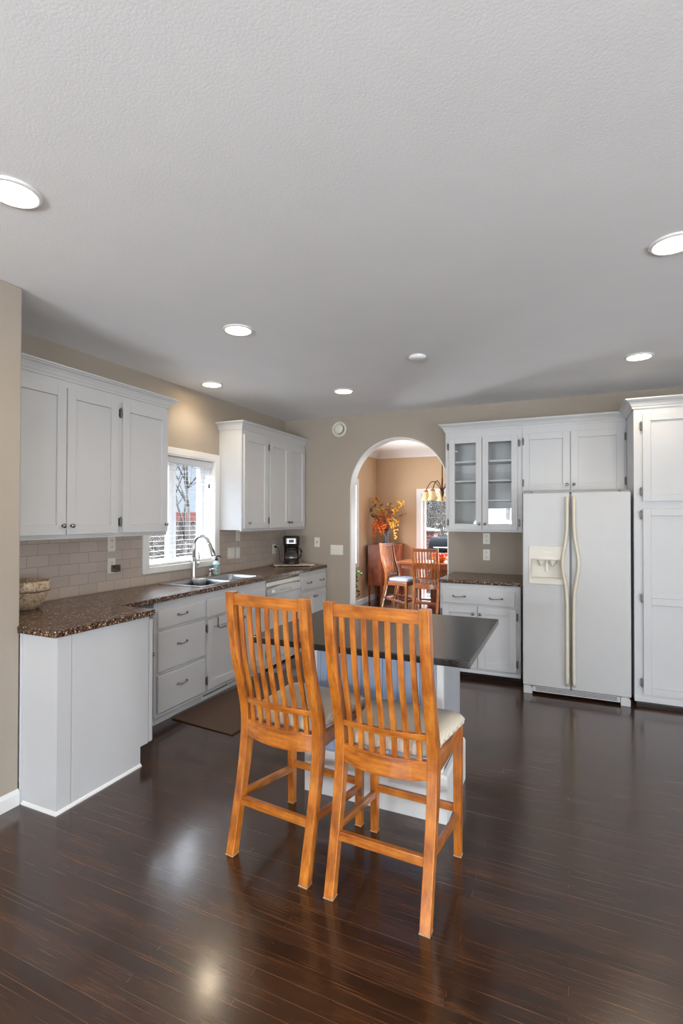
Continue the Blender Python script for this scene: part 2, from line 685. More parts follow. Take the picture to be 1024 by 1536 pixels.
# ------------------------------------------------------------------ room shell
XL, YB, CE = -3.235, 5.512, 2.705
YD = 8.89        # dining back wall
ZC = 0.928       # main counter top
ZR = 0.914       # right counter top
XS, YS = -2.622, 1.742   # foreground wall face and its end
REAR, XR = -3.7, 4.0
ACX, AR, ACZ = -1.765, 0.578, 1.832

struct('floor', MB().box(-3.5, REAR - 0.1, -0.12, XR + 0.2, YD + 0.15, 0.0), M['floor'])
struct('ceiling', MB().box(-3.5, REAR - 0.1, CE, XR + 0.2, YD + 0.15, CE + 0.15), M['ceil'])

WY0, WY1, WZ0, WZ1 = 3.232, 4.122, 1.06, 2.062      # sink window opening
b = MB(lambda u, v, w: (XL - w, u, v))
b.poly([(YS, 0), (YB + 0.13, 0), (YB + 0.13, CE), (YS, CE)], [[(WY0, WZ0), (WY1, WZ0), (WY1, WZ1), (WY0, WZ1)]], 0.0, 0.19)
struct('wall_left', b, M['wall'])
struct('wall_corner', MB().box(-3.42, REAR, 0, XS, YS, CE), M['wall'], bevel=0.008)

arch = [(ACX - AR, 0)] + [(ACX + AR * math.cos(a), ACZ + AR * math.sin(a)) for a in [PI - PI * i / 40 for i in range(41)]] + [(ACX + AR, 0)]
b = MB(lambda u, v, w: (u, YB + w, v))
b.poly([(XL, 0)] + arch + [(XR, 0), (XR, CE), (XL, CE)], (), 0.0, 0.14)
struct('wall_back', b, M['wall'])
# white arch liner with a rounded bead at its edge
ring = []
ARI = AR - 0.010
prof = [(AR + 0.004, -0.004), (AR - 0.006, -0.005), (ARI, 0.004), (ARI, 0.136), (AR - 0.006, 0.145), (AR + 0.004, 0.144)]
sta = [('l', 0.0), ('l', ACZ)] + [('a', PI - PI * i / 40) for i in range(1, 40)] + [('r', ACZ), ('r', 0.0)]
for k_, q in sta:
    r_ = []
    for rad, w in prof:
        if k_ == 'l':
            r_.append((ACX - rad, YB + w, q))
        elif k_ == 'r':
            r_.append((ACX + rad, YB + w, q))
        else:
            r_.append((ACX + rad * math.cos(q), YB + w, ACZ + rad * math.sin(q)))
    ring.append(r_)
struct('trim_1', MB().loft(ring), M['trim'])

RW = [(-2.30, 0.98, -0.60, 2.13), (0.6, 0.05, 2.9, 2.1)]
b = MB(lambda u, v, w: (u, REAR - w, v))
b.poly([(-2.7, 0), (XR, 0), (XR, CE), (-2.7, CE)], [[(x0, z0), (x1, z0), (x1, z1), (x0, z1)] for x0, z0, x1, z1 in RW], 0.0, 0.1)
struct('wall_rear', b, M['wall'])
b = MB(lambda u, v, w: (XR + w, u, v))
b.poly([(REAR, 0), (YB, 0), (YB, CE), (REAR, CE)], [[(-1.6, 0.05), (0.8, 0.05), (0.8, 2.1), (-1.6, 2.1)]], 0.0, 0.1)
struct('wall_right', b, M['wall'])

# dining room
DX0, DX1 = -3.25, 1.3
b = MB(lambda u, v, w: (DX0 - w, u, v))
b.poly([(YB + 0.13, 0), (YD, 0), (YD, CE), (YB + 0.13, CE)], [[(6.55, 0.72), (7.88, 0.72), (7.88, 2.06), (6.55, 2.06)]], 0.0, 0.17)
struct('wall_dining_left', b, M['tan'])
PX0, PX1, PZ1 = -2.40, -0.55, 1.93
b = MB(lambda u, v, w: (u, YD + w, v))
b.poly([(DX0, 0), (PX0, 0), (PX0, PZ1), (PX1, PZ1), (PX1, 0), (DX1, 0), (DX1, CE), (DX0, CE)], (), 0.0, 0.14)
struct('wall_dining_back', b, M['tan'])
struct('wall_dining_right', MB().box(DX1, YB + 0.14, 0, DX1 + 0.1, YD, CE), M['tan'])
DC = [(0.0, -0.115), (0.012, -0.115), (0.016, -0.09), (0.045, -0.05), (0.075, -0.022), (0.085, -0.012), (0.09, 0.0), (0.0, 0.0)]
b = MB()
b.sweep([(DX0, YB + 0.145), (DX0, YD), (DX1, YD)], [(o, CE + z) for o, z in DC])
struct('trim_2', b, M['trim'])

BBP = [(0.0, 0.0), (0.015, 0.0), (0.015, 0.062), (0.010, 0.074), (0.004, 0.082), (0.0, 0.082)]
b = MB()
b.sweep([(XS, REAR), (XS, YS - 0.003)], BBP)
struct('baseboard_left', b, M['trim'])
b = MB()
b.sweep([(DX0, YB + 0.145), (DX0, YD), (PX0 - 0.1, YD)], [(o, z * 1.2) for o, z in BBP])
struct('baseboard_dining', b, M['trim'])
b = MB()
b.sweep([(XL + 0.61, YB), (ACX - AR - 0.006, YB)], BBP)
struct('baseboard_back', b, M['trim'])

# tile splash under the wall cabinets (the window cuts into it)
b = MB(lambda u, v, w: (XL + w, u, v))
b.poly([(YS + 0.004, ZC - 0.01), (YB - 0.003, ZC - 0.01), (YB - 0.003, 1.352), (4.19, 1.352), (4.19, 1.018), (3.166, 1.018), (3.166, 1.352), (YS + 0.004, 1.352)], (), 0.0, 0.008)
struct('trim_3', b, M['tile'])


# ------------------------------------------------------------------ windows and doors of the shell
def window_unit(name, tf, u0, v0, u1, v1, casing, panes, depth, cw=0.062):
    """root casing mesh with sash frames and panes as children; w grows towards the room"""
    b = MB(tf)
    b.poly([(u0 - cw, v0 - cw * 0.65), (u1 + cw, v0 - cw * 0.65), (u1 + cw, v1 + cw), (u0 - cw, v1 + cw)], [[(u0 - 0.0, v0), (u1, v0), (u1, v1), (u0, v1)]], 0.0005, 0.018)
    t = 0.012
    for q in ((u0, v0, u0 + t, v1), (u1 - t, v0, u1, v1), (u0, v0, u1, v0 + t), (u0, v1 - t, u1, v1)):
        b.box(q[0] + 0.0005, q[1] + 0.0005, -depth, q[2] - 0.0005, q[3] - 0.0005, 0.016)
    root = struct(name, b, M['trim'], None, 0.003)
    for p0, p1 in panes:
        s_ = MB(tf)
        f = 0.045
        s_.poly([(p0, v0 + t), (p1, v0 + t), (p1, v1 - t), (p0, v1 - t)], [[(p0 + f, v0 + t + f), (p1 - f, v0 + t + f), (p1 - f, v1 - t - f), (p0 + f, v1 - t - f)]], -depth, -depth + 0.05)
        so = s_.build('sash', M['trim'], root, 0.003)
        g = MB(tf)
        g.box(p0 + f - 0.003, v0 + t + f - 0.003, -depth + 0.022, p1 - f + 0.003, v1 - t - f + 0.003, -depth + 0.027)
        g.build('pane', M['glass'], so)
    return root


window_unit('window_1', FX(XL), WY0, WZ0, WY1, WZ1, 0.06, [(WY0 + 0.012, 3.675), (3.68, WY1 - 0.012)], 0.185)
window_unit('window_2', FX(DX0), 6.55, 0.72, 7.88, 2.06, 0.06, [(6.562, 7.21), (7.22, 7.868)], 0.165, 0.09)
window_unit('window_3', lambda u, v, w: (u, REAR + w, v), RW[0][0], RW[0][1], RW[0][2], RW[0][3], 0.06, [(-2.288, -1.455), (-1.445, -0.612)], 0.09, 0.08)
# glazed doors; the rear and right ones are unseen, added for the fill lamps
window_unit('door_1', FY(YD), PX0, 0.0, PX1, PZ1, 0.06, [(PX0 + 0.012, -1.48), (-1.47, PX1 - 0.012)], 0.13, 0.085)
window_unit('door_2', lambda u, v, w: (u, REAR + w, v), RW[1][0], 0.05, RW[1][2], 2.1, 0.06, [(0.612, 1.745), (1.755, 2.888)], 0.09, 0.05)
window_unit('door_3', lambda u, v, w: (XR - w, u, v), -1.6, 0.05, 0.8, 2.1, 0.06, [(-1.588, -0.405), (-0.395, 0.788)], 0.09, 0.05)


def blind(name, label, tf, u0, u1, vtop, vbot, pitch=0.043, tilt=0.0, cords=True, w0=-0.055):
    o = thing(name, label, 'blind', tf((u0 + u1) / 2, vbot, w0))
    h = MB(tf)
    h.box(u0, vtop - 0.055, w0 - 0.035, u1, vtop - 0.002, w0 + 0.035)
    h.build('headrail', M['blind'], o, 0.004)
    s_ = MB(tf)
    v = vtop - 0.075
    hw = 0.014
    while v > vbot + 0.03:
        dz = hw * tilt
        s_.add([(u0, v - dz, w0 - hw), (u1, v - dz, w0 - hw), (u1, v + dz, w0 + hw), (u0, v + dz, w0 + hw),
                (u0, v - dz + 0.0016, w0 - hw), (u1, v - dz + 0.0016, w0 - hw), (u1, v + dz + 0.0016, w0 + hw), (u0, v + dz + 0.0016, w0 + hw)],
               [(0, 1, 2, 3), (4, 5, 6, 7), (0, 1, 5, 4), (1, 2, 6, 5), (2, 3, 7, 6), (3, 0, 4, 7)])
        v -= pitch
    s_.build('slats', M['blind'], o)
    r = MB(tf)
    r.box(u0, vbot, w0 - 0.024, u1, vbot + 0.018, w0 + 0.024)
    r.build('bottom_rail', M['blind'], o, 0.003)
    if cords:
        for k in range(4):
            u = u0 + (u1 - u0) * (0.1 + 0.8 * k / 3)
            c = MB(tf)
            c.tube([(u, vtop - 0.05, w0 + 0.026), (u, vbot + 0.01, w0 + 0.026)], 0.0011, 5)
            c.tube([(u, vtop - 0.05, w0 - 0.026), (u, vbot + 0.01, w0 - 0.026)], 0.0011, 5)
            c.build('ladder_cord', M['blind'], o)
        c = MB(tf)
        c.tube([(u1 - 0.05, vtop - 0.05, w0 + 0.038), (u1 - 0.05, vtop - 0.22, w0 + 0.038)], 0.0011, 5)
        pc = c.build('pull_cord', M['blind'], o)
        c = MB(tf)
        c.tube([(u1 - 0.05, vtop - 0.22, w0 + 0.038), (u1 - 0.05, vtop - 0.225, w0 + 0.038), (u1 - 0.05, vtop - 0.262, w0 + 0.038)], [0.003, 0.007, 0.008], 8)
        c.build('tassel', M['black'], pc)
    return o


blind('window_blind', 'white slatted blind lowered over the window above the sink', FX(XL), WY0 + 0.016, WY1 - 0.016, WZ1 - 0.014, WZ0 + 0.014)
blind('window_blind', 'white slatted blind on the window behind the viewer', lambda u, v, w: (u, REAR + w, v), -2.28, -0.62, 2.115, 1.0, 0.05, 0.35, False, 0.06)


# ------------------------------------------------------------------ left run of cabinets
FXM = -2.672      # face frame plane of the main base run
# peninsula return
pen = thing('base_cabinet', 'white end cabinet with plain panels where the left counter turns toward the viewer', 'cabinet', (-2.49, 2.05, 0))
PXF = -2.357
b = MB()
b.poly([(-2.618, 1.760), (PXF, 1.760), (PXF, 2.366), (-2.618, 2.366)], (), 0.115, ZC - 0.036)
b.box(-2.618, 1.760, 0.0, PXF, 2.305, 0.115)
b.box(-3.2, 1.760, 0.1, -2.618, 2.366, ZC - 0.036)
b.build('body', M['paint'], pen, 0.002)
b = MB()
b.box(PXF, 1.760, 0.0, PXF + 0.006, 1.836, ZC - 0.037)
b.build('corner_post', M['paint'], pen, 0.0015)
b = MB(lambda u, v, w: (PXF + w, u, v))
b.poly([(1.8405, 0.0), (2.305, 0.0), (2.305, 0.115), (2.366, 0.115), (2.366, ZC - 0.037), (1.8405, ZC - 0.037)], (), 0.0002, 0.006)
b.build('side_panel', M['paint'], pen, 0.0015)
b = MB()
b.box(-2.6215, 1.7425, 0.0, -2.612, 1.7545, ZC - 0.037)
b.box(-2.6215, 1.7545, 0.0, PXF + 0.006, 1.760, ZC - 0.037)
b.build('end_panel', M['paint'], pen, 0.0015)
b = MB()
b.sweep([(-2.606, 1.7545), (PXF + 0.006, 1.7545), (PXF + 0.006, 2.305)], [(0, 0), (0.012, 0), (0.011, 0.006), (0.007, 0.012), (0.0, 0.016)])
b.build('shoe_molding', M['trim'], pen)
d = slab(FYP(2.374), -2.60, 0.115, PXF + 0.004, 0.868, 'door', pen, 0.03)
knob(FYP(2.374), -2.374, 0.64, d, 0.0295)

# drawer base
db = thing('base_cabinet', 'white base cabinet with a stack of three drawers left of the sink', 'cabinet', (-2.95, 3.02, 0))
b = MB()
b.box(XL + 0.01, 2.735, 0.09, FXM, 3.288, ZC - 0.036)
b.build('body', M['paint'], db, 0.0015)
T = FX(FXM)
for v0, v1, hv in ((0.70, 0.83, 0.775), (0.392, 0.675, 0.56), (0.10, 0.367, 0.26)):
    d = slab(T, 2.762, v0, 3.276, v1, 'drawer', db)
    pull(T, 3.005, hv, d)
b = MB()
b.box(XL + 0.05, 2.70, 0.0, FXM - 0.045, 3.288, 0.09)
b.build('toe_kick', M['paint'], db, 0.001)
b = MB(T)
b.box(2.74, 0.072, -0.003, 3.288, 0.089, 0.006)
b.build('base_molding', M['paint'], db, 0.003)

# sink base
sb = thing('base_cabinet', 'white base cabinet with tip-out fronts and doors below the sink', 'cabinet', (-2.95, 3.74, 0))
b = MB()
b.box(XL + 0.01, 3.2885, 0.09, FXM, 4.188, 0.70)
b.box(FXM - 0.02, 3.2885, 0.70, FXM, 4.188, ZC - 0.036)
b.box(XL + 0.01, 3.2885, 0.70, FXM - 0.02, 3.2985, ZC - 0.036)
b.box(XL + 0.01, 4.178, 0.70, FXM - 0.02, 4.188, ZC - 0.036)
b.build('body', M['paint'], sb, 0.0015)
for u0, u1 in ((3.302, 3.728), (3.756, 4.160)):
    d = slab(T, u0, 0.69, u1, 0.835, 'drawer_front', sb)
    if u0 > 3.5:
        knob(T, (u0 + u1) / 2, 0.757, d)
for u0, u1, hu, ku in ((3.306, 3.728, 3.297, 3.70), (3.752, 4.160, 4.168, 3.78)):
    d = shaker(T, u0, 0.105, u1, 0.668, 'door', sb)
    knob(T, ku, 0.61, d)
    for hv in (0.60, 0.18):
        hinge(T, hu, hv, sb)
b = MB()
b.box(XL + 0.05, 3.2885, 0.0, FXM - 0.045, 4.188, 0.09)
tk = b.build('toe_kick', M['paint'], sb, 0.001)
b = MB(FX(FXM - 0.045))
b.box(3.30, 0.018, 0.0, 3.66, 0.078, 0.004)
g = b.build('heat_register', M['trim'], tk)
b = MB(FX(FXM - 0.045))
for k in range(22):
    b.box(3.32 + k * 0.015, 0.032, 0.0045, 3.328 + k * 0.015, 0.064, 0.0055)
b.build('louvers', M['slot'], g)
b = MB(T)
b.box(3.2885, 0.072, -0.003, 4.188, 0.089, 0.006)
b.build('base_molding', M['paint'], sb, 0.003)
# towel bar hooked over the sink cabinet door
tb = thing('towel_bar', 'thin dark towel bar hooked over the left sink cabinet door', 'towel bar', (FXM + 0.03, 3.52, 0.6))
b = MB(T)
for u in (3.43, 3.66):
    b.box(u - 0.006, 0.668, 0.001, u + 0.006, 0.670, 0.024)
    b.box(u - 0.006, 0.585, 0.0206, u + 0.006, 0.670, 0.0232)
    b.tube([(u, 0.588, 0.022), (u, 0.584, 0.05)], 0.004, 6)
b.tube([(3.42, 0.584, 0.05), (3.67, 0.584, 0.05)], 0.0045, 8)
b.build('bar', M['pewter'], tb)

# dishwasher
dw = thing('dishwasher', 'white dishwasher with a curved control panel under the counter', 'dishwasher', (-2.95, 4.53, 0))
T2 = FX(FXM)
b = MB()
b.box(XL + 0.05, 4.197, 0.02, FXM - 0.02, 4.860, ZC - 0.04)
b.build('body', M['fridge'], dw)
b = MB(T2)
b.box(4.20, 0.11, -0.02, 4.857, 0.735, 0.018)
b.build('door', M['fridge'], dw, 0.006, 3)
b = MB(T2)
b.poly([(4.20, 0.738), (4.857, 0.738), (4.857, 0.795)] + [(4.857 - 0.657 * i / 12, 0.795 + 0.022 * math.sin(PI * i / 12)) for i in range(1, 12)] + [(4.20, 0.795)], (), -0.02, 0.030)
cp = b.build('control_panel', M['fridge'], dw, 0.006, 3)
b = MB(T2)
b.lathe([(0.024, 0), (0.024, 0.008), (0.016, 0.012), (0.015, 0.022), (0.010, 0.024)], (4.275, 0.765, 0.0302), (0, 0, 1), 18)
b.build('dial', M['trim'], cp)
b = MB(T2)
for k in range(5):
    b.box(4.42 + k * 0.045, 0.765, 0.0302, 4.448 + k * 0.045, 0.771, 0.0312)
b.box(4.60, 0.748, 0.0302, 4.64, 0.754, 0.0312)
b.build('button', M['darkhinge'], cp)
b = MB(T2)
b.box(4.20, 0.82, -0.02, 4.857, 0.862, 0.010)
b.build('top_strip', M['cream'], dw, 0.003)
b = MB(T2)
b.box(4.20, 0.862, -0.02, 4.857, ZC - 0.037, -0.01)
b.build('filler', M['darkhinge'], dw)
b = MB(T2)
b.box(4.20, 0.0, -0.07, 4.857, 0.10, -0.05)
b.build('toe_kick', M['black'], dw)

# corner base
cb = thing('base_cabinet', 'white base cabinet right of the dishwasher with one drawer over two doors', 'cabinet', (-2.95, 5.19, 0))
b = MB()
b.box(XL + 0.01, 4.868, 0.09, FXM, YB - 0.002, ZC - 0.036)
b.build('body', M['paint'], cb, 0.0015)
d = slab(T, 4.895, 0.69, 5.492, 0.845, 'drawer', cb)
pull(T, 5.05, 0.768, d, L=0.045)
pull(T, 5.37, 0.768, d, L=0.045)
for u0, u1, ku, hu in ((4.895, 5.19, 5.165, 4.886), (5.197, 5.492, 5.222, None)):
    d = shaker(T, u0, 0.105, u1, 0.665, 'door', cb)
    knob(T, ku, 0.60, d)
    if hu:
        hinge(T, hu, 0.58, cb)
        hinge(T, hu, 0.18, cb)
b = MB()
b.box(XL + 0.05, 4.868, 0.0, FXM - 0.045, YB - 0.002, 0.09)
b.build('toe_kick', M['paint'], cb, 0.001)

# left countertop with the sink cut-out
SX0, SX1, SY0, SY1 = -3.19, -2.705, 3.30, 4.20
b = mb_at((-2.9, 3.6, ZC))
b.poly([(XL + 0.009, YS + 0.006), (-2.618, YS + 0.006), (-2.632, 1.738), (-2.632, 1.728), (-2.338, 1.728), (-2.332, 1.734), (-2.332, 2.40), (-2.338, 2.406), (-2.638, 2.406), (-2.645, 2.70), (-2.645, YB - 0.004), (XL + 0.009, YB - 0.004)],
       [rrect(SX0 + 0.012, SY0 + 0.012, SX1 - 0.012, SY1 - 0.012, 0.03)], ZC - 0.036, ZC)
tag(b.build('countertop', M['granite'], None, 0.013, 4), 'long speckled brown laminate countertop along the left wall around the sink', 'countertop')

# sink
sk = thing('sink', 'stainless steel double bowl sink set in the left counter', 'sink', (-2.95, 3.75, ZC))
rim = rrect(SX0, SY0, SX1, SY1, 0.035)
bowls = [(-3.085, 3.335, -2.735, 3.735), (-3.085, 3.775, -2.735, 4.165)]
b = MB()
b.poly(rim, [rrect(*q, 0.05) for q in bowls], ZC + 0.0006, ZC + 0.005)
b.build('rim', M['steel'], sk, 0.002)
for q in bowls:
    b = MB()
    rings = []
    for dz, ins, rr in ((0.005, -0.002, 0.052), (-0.004, 0.003, 0.05), (-0.03, 0.008, 0.05), (-0.13, 0.014, 0.055), (-0.155, 0.03, 0.06), (-0.162, 0.06, 0.07)):
        rings.append([(x, y, ZC + dz) for x, y in rrect(q[0] + ins, q[1] + ins, q[2] - ins, q[3] - ins, rr)])
    n_ = len(rings[0])
    b.loft(rings, True, False)
    b.f.append(tuple((len(rings) - 1) * n_ + k for k in range(n_)))
    b.sm.append(True)
    bo = b.build('basin', M['steel'], sk)
    b = MB()
    b.lathe([(0.042, 0), (0.042, 0.003), (0.03, 0.002), (0.012, 0.001)], ((q[0] + q[2]) / 2, (q[1] + q[3]) / 2, ZC - 0.1618), (0, 0, 1), 20)
    b.build('drain', M['nickel'], bo)
sc_ = thing('sink_caddy', 'small white plastic caddy hanging in the left bowl of the sink', 'caddy', (-2.85, 3.55, ZC - 0.03))
b = MB()
rings = []
for z, s_ in ((-0.06, 0.8), (0.012, 1.05), (0.015, 1.10), (0.010, 1.0), (-0.052, 0.74)):
    rings.append([(-3.03 + (x) * s_, 3.655 + y * s_, ZC + z) for x, y in rrect(-0.04, -0.055, 0.04, 0.055, 0.015)])
b.loft(rings, True)
b.build('tray', M['blind'], sc_)

# faucet
fx, fy = -3.135, 3.70
fa = thing('faucet', 'tall brushed nickel gooseneck faucet behind the sink', 'faucet', (fx, fy, ZC))
b = MB()
b.lathe([(0.034, 0.0055), (0.034, 0.010), (0.028, 0.014), (0.0255, 0.03), (0.0235, 0.16), (0.0215, 0.20)], (fx, fy, ZC), n=20)
b.build('base', M['nickel'], fa)
b = MB()
pts = [(fx, fy, ZC + 0.19), (fx, fy, ZC + 0.29)]
R_ = 0.082
for i in range(1, 15):
    a = PI - PI * 0.9 * i / 14
    pts.append((fx + R_ + R_ * math.cos(a), fy + 0.01 * i / 14, ZC + 0.315 + R_ * math.sin(a)))
b.tube(pts, [0.0165] * 2 + [0.0145] * 14, 14)
b.build('spout', M['nickel'], fa)
b = MB()
e = Vector(pts[-1])
dv = (Vector(pts[-1]) - Vector(pts[-2])).normalized()
b.tube([e, e + dv * 0.02, e + dv * 0.08, e + dv * 0.125, e + dv * 0.13], [0.0155, 0.017, 0.019, 0.022, 0.02], 14)
sh = b.build('spray_head', M['nickel'], fa)
b = MB()
b.tube([e + dv * 0.06 + Vector((0.019, 0, 0.0)), e + dv * 0.10 + Vector((0.0205, 0, 0.0))], 0.006, 8)
b.build('button', M['black'], sh)
b = MB()
b.tube([(fx, fy + 0.018, ZC + 0.125), (fx, fy + 0.052, ZC + 0.13)], [0.016, 0.014], 12)
b.tube([(fx, fy + 0.05, ZC + 0.13), (fx + 0.005, fy + 0.068, ZC + 0.15), (fx + 0.008, fy + 0.06, ZC + 0.20), (fx + 0.01, fy + 0.05, ZC + 0.25)], [0.009, 0.008, 0.007, 0.006], 10)
b.build('lever', M['nickel'], fa)
# built-in soap pump
so = thing('soap_dispenser', 'short brushed nickel soap pump between the faucet and the soap bottle', 'soap dispenser', (-3.14, 3.94, ZC))
b = MB()
b.lathe([(0.024, 0.0055), (0.024, 0.012), (0.015, 0.018), (0.013, 0.05), (0.017, 0.054), (0.017, 0.07), (0.010, 0.074)], (-3.14, 3.94, ZC), n=16)
b.build('base', M['nickel'], so)
b = MB()
b.tube([(-3.14, 3.94, ZC + 0.068), (-3.10, 3.95, ZC + 0.072), (-3.055, 3.96, ZC + 0.066)], [0.011, 0.009, 0.007], 10)
b.build('nozzle', M['nickel'], so)


def bottle_label():
    k = NT('pale_aqua_soap_label')
    v = k.coord((1, 1, 1))
    sp = k.n('SeparateXYZ')
    k.l(v, sp.inputs[0])
    r = k.ramp(sp.outputs['Z'], [(0.0, C(190, 214, 200)), (0.05, C(206, 224, 222)), (0.085, C(120, 172, 186)), (0.098, C(96, 160, 180)), (0.102, C(206, 230, 236))])
    k.l(r, k.b.inputs['Base Color'])
    k.b.inputs['Roughness'].default_value = 0.3
    return k.m


bx, by = -3.165, 4.065
bo = thing('soap_bottle', 'pale aqua soap bottle with a black pump behind the sink', 'bottle', (bx, by, ZC + 0.0055))
b = MB()
b.lathe([(0.033, 0.0), (0.036, 0.004), (0.036, 0.108), (0.030, 0.122), (0.016, 0.132), (0.014, 0.14)], (bx, by, ZC + 0.0055), n=22)
bb = b.build('body', bottle_label(), bo)
b = MB()
cu = math.atan2(-by, -bx)
for dth, z0, z1, w_ in ((0.35, 0.035, 0.075, 0.016), (0.42, 0.022, 0.04, 0.008)):
    vs = []
    for i in range(10):
        a = 2 * PI * i / 10
        th = cu + dth + math.cos(a) * w_ / 2 / 0.036
        vs.append((bx + 0.0365 * math.cos(th), by + 0.0365 * math.sin(th), ZC + 0.0055 + (z0 + z1) / 2 + (z1 - z0) / 2 * math.sin(a)))
    b.add(vs, [tuple(range(10))])
b.build('label_motif', M['black'], bb)
b = MB()
b.lathe([(0.016, 0.138), (0.016, 0.158), (0.006, 0.160), (0.006, 0.178)], (bx, by, ZC + 0.0055), n=14)
b.tube([(bx - 0.004, by, ZC + 0.184), (bx + 0.02, by + 0.012, ZC + 0.188), (bx + 0.042, by + 0.022, ZC + 0.178)], [0.009, 0.007, 0.005], 8)
b.build('pump', M['black'], bo)


# upper cabinets on the left wall
UXF = -2.957
ZU0, ZU1, ZCR = 1.357, 2.385, 2.455


def upper_left(label, y0, y1, doors, hinges, crown_path):
    o = thing('upper_cabinet', label, 'cabinet', (-3.1, (y0 + y1) / 2, ZU0))
    b = MB()
    b.box(XL + 0.001, y0, ZU0 + 0.012, UXF, y1, ZCR - 0.01)
    b.box(UXF - 0.02, y0, ZU0, UXF, y1, ZU0 + 0.012)
    b.build('body', M['paint'], o, 0.002)
    t = FX(UXF)
    for u0, u1, ku in doors:
        d = shaker(t, u0, 1.385, u1, 2.33, 'door', o)
        knob(t, ku, 1.442, d)
    for hu in hinges:
        for hv in (2.25, 1.465):
            hinge(t, hu, hv, o)
    crown(crown_path, ZCR, o)
    return o


upper_left('wide white three-door wall cabinet left of the sink window', YS + 0.004, 3.162,
           [(1.80, 2.246, 2.222), (2.254, 2.660, 2.284), (2.700, 3.150, 3.124)], [2.680],
           [(UXF, YS + 0.006), (UXF, 3.162), (XL + 0.002, 3.162)])
upper_left('white three-door wall cabinet right of the sink window above the coffee maker', 4.187, YB - 0.002,
           [(4.212, 4.648, 4.285), (4.688, 5.094, 5.068), (5.100, 5.480, 5.130)], [4.668],
           [(XL + 0.002, 4.187), (UXF, 4.187), (UXF, YB - 0.003)])

# ------------------------------------------------------------------ right run
GY = 5.202      # face plane of the wall cabinets on the back wall
GX0, GX1, PXL = -1.147, -0.402, 0.487
# glass-door cabinet (hollow)
gc = thing('upper_cabinet', 'white wall cabinet with two glass doors right of the archway', 'cabinet', (-0.77, 5.35, ZU0))
b = MB()
t_ = 0.018
b.box(GX0, GY, ZU0, GX0 + t_, YB - 0.001, ZCR - 0.01)
b.box(GX1 - t_, GY, ZU0, GX1, YB - 0.001, ZCR - 0.01)
b.box(GX0 + t_, GY, ZU0 + 0.012, GX1 - t_, YB - 0.001, ZU0 + 0.03)
b.box(GX0 + t_, GY, 2.30, GX1 - t_, YB - 0.001, 2.32)
b.box(GX0 + t_, YB - 0.012, ZU0 + 0.03, GX1 - t_, YB - 0.001, 2.30)
b.build('body', M['paint'], gc, 0.0015)
T = FY(GY)
b = MB(T)
b.poly([(GX0, ZU0), (GX1, ZU0), (GX1, ZCR - 0.012), (GX0, ZCR - 0.012)], [[(GX0 + 0.05, ZU0 + 0.045), (GX1 - 0.05, ZU0 + 0.045), (GX1 - 0.05, 2.285), (GX0 + 0.05, 2.285)]], 0.0, 0.0004 + 0.0)
b.build('face_frame', M['paint'], gc)
for z in (1.672, 1.870, 2.067):
    b = MB()
    b.box(GX0 + t_ + 0.001, GY + 0.02, z - 0.009, GX1 - t_ - 0.001, YB - 0.013, z + 0.009)
    b.build('shelf', M['paint'], gc, 0.001)
for u0, u1, ku in ((-1.108, -0.782, -0.806), (-0.776, -0.442, -0.748)):
    d = shaker(T, u0, 1.380, u1, 2.310, 'door', gc, glass=True, fr=0.058)
    knob(T, ku, 1.438, d)
for hu in (-1.120, -0.428):
    for hv in (2.225, 1.45):
        hinge(T, hu, hv, gc)
crown([(GX0, YB - 0.002), (GX0, GY), (GX1 - 0.0005, GY)], ZCR, gc)

# cabinet over the fridge
oc = thing('upper_cabinet', 'white two-door wall cabinet directly above the refrigerator', 'cabinet', (0.04, 5.35, 1.74))
b = MB()
b.box(GX1 + 0.0005, GY, 1.738, PXL - 0.001, YB - 0.001, ZCR - 0.01)
b.build('body', M['paint'], oc, 0.0015)
for u0, u1, ku in ((-0.396, 0.022, -0.003), (0.030, 0.468, 0.055)):
    d = shaker(T, u0, 1.760, u1, 2.312, 'door', oc)
    knob(T, ku, 1.812, d)
for hv in (2.235, 1.835):
    hinge(T, -0.391, hv, oc)
    hinge(T, 0.476, hv, oc)
crown([(GX1 + 0.0005, GY), (PXL - 0.001, GY)], ZCR, oc, m1=(-1, 0))

# side panel left of the fridge (the glass cabinet's lower neighbour is open wall)
# pantry
PY = 4.682
pc = thing('pantry_cabinet', 'tall white pantry cabinet right of the refrigerator', 'cabinet', (0.95, 5.1, 0))
PXR = 1.45
b = MB()
b.box(PXL, PY, 0.035, PXR, YB - 0.001, ZCR - 0.01)
b.build('body', M['paint'], pc, 0.002)
T = FY(PY)
shaker(T, 0.549, 1.632, 1.38, 2.330, 'door', pc, fr=0.056)
shaker(T, 0.549, 0.098, 1.38, 1.575, 'door', pc, fr=0.056, rails=(0.838,))
for hv in (2.235, 1.71, 1.525, 0.86, 0.19):
    hinge(T, 0.537, hv, pc)
b = MB()
b.box(PXL + 0.02, PY + 0.06, 0.0, PXR, YB - 0.01, 0.035)
b.build('toe_kick', M['black'], pc)  # black painted in for the shade of the toe space
b = MB()
b.sweep([(PXL, PY), (PXR, PY)], [(0, 0.037), (0.008, 0.037), (0.008, 0.065), (0.004, 0.073), (0, 0.078)])
b.build('base_molding', M['paint'], pc)
crown([(PXL, GY - 0.0008), (PXL, PY), (PXR, PY)], ZCR, pc, m0=(0, -1))

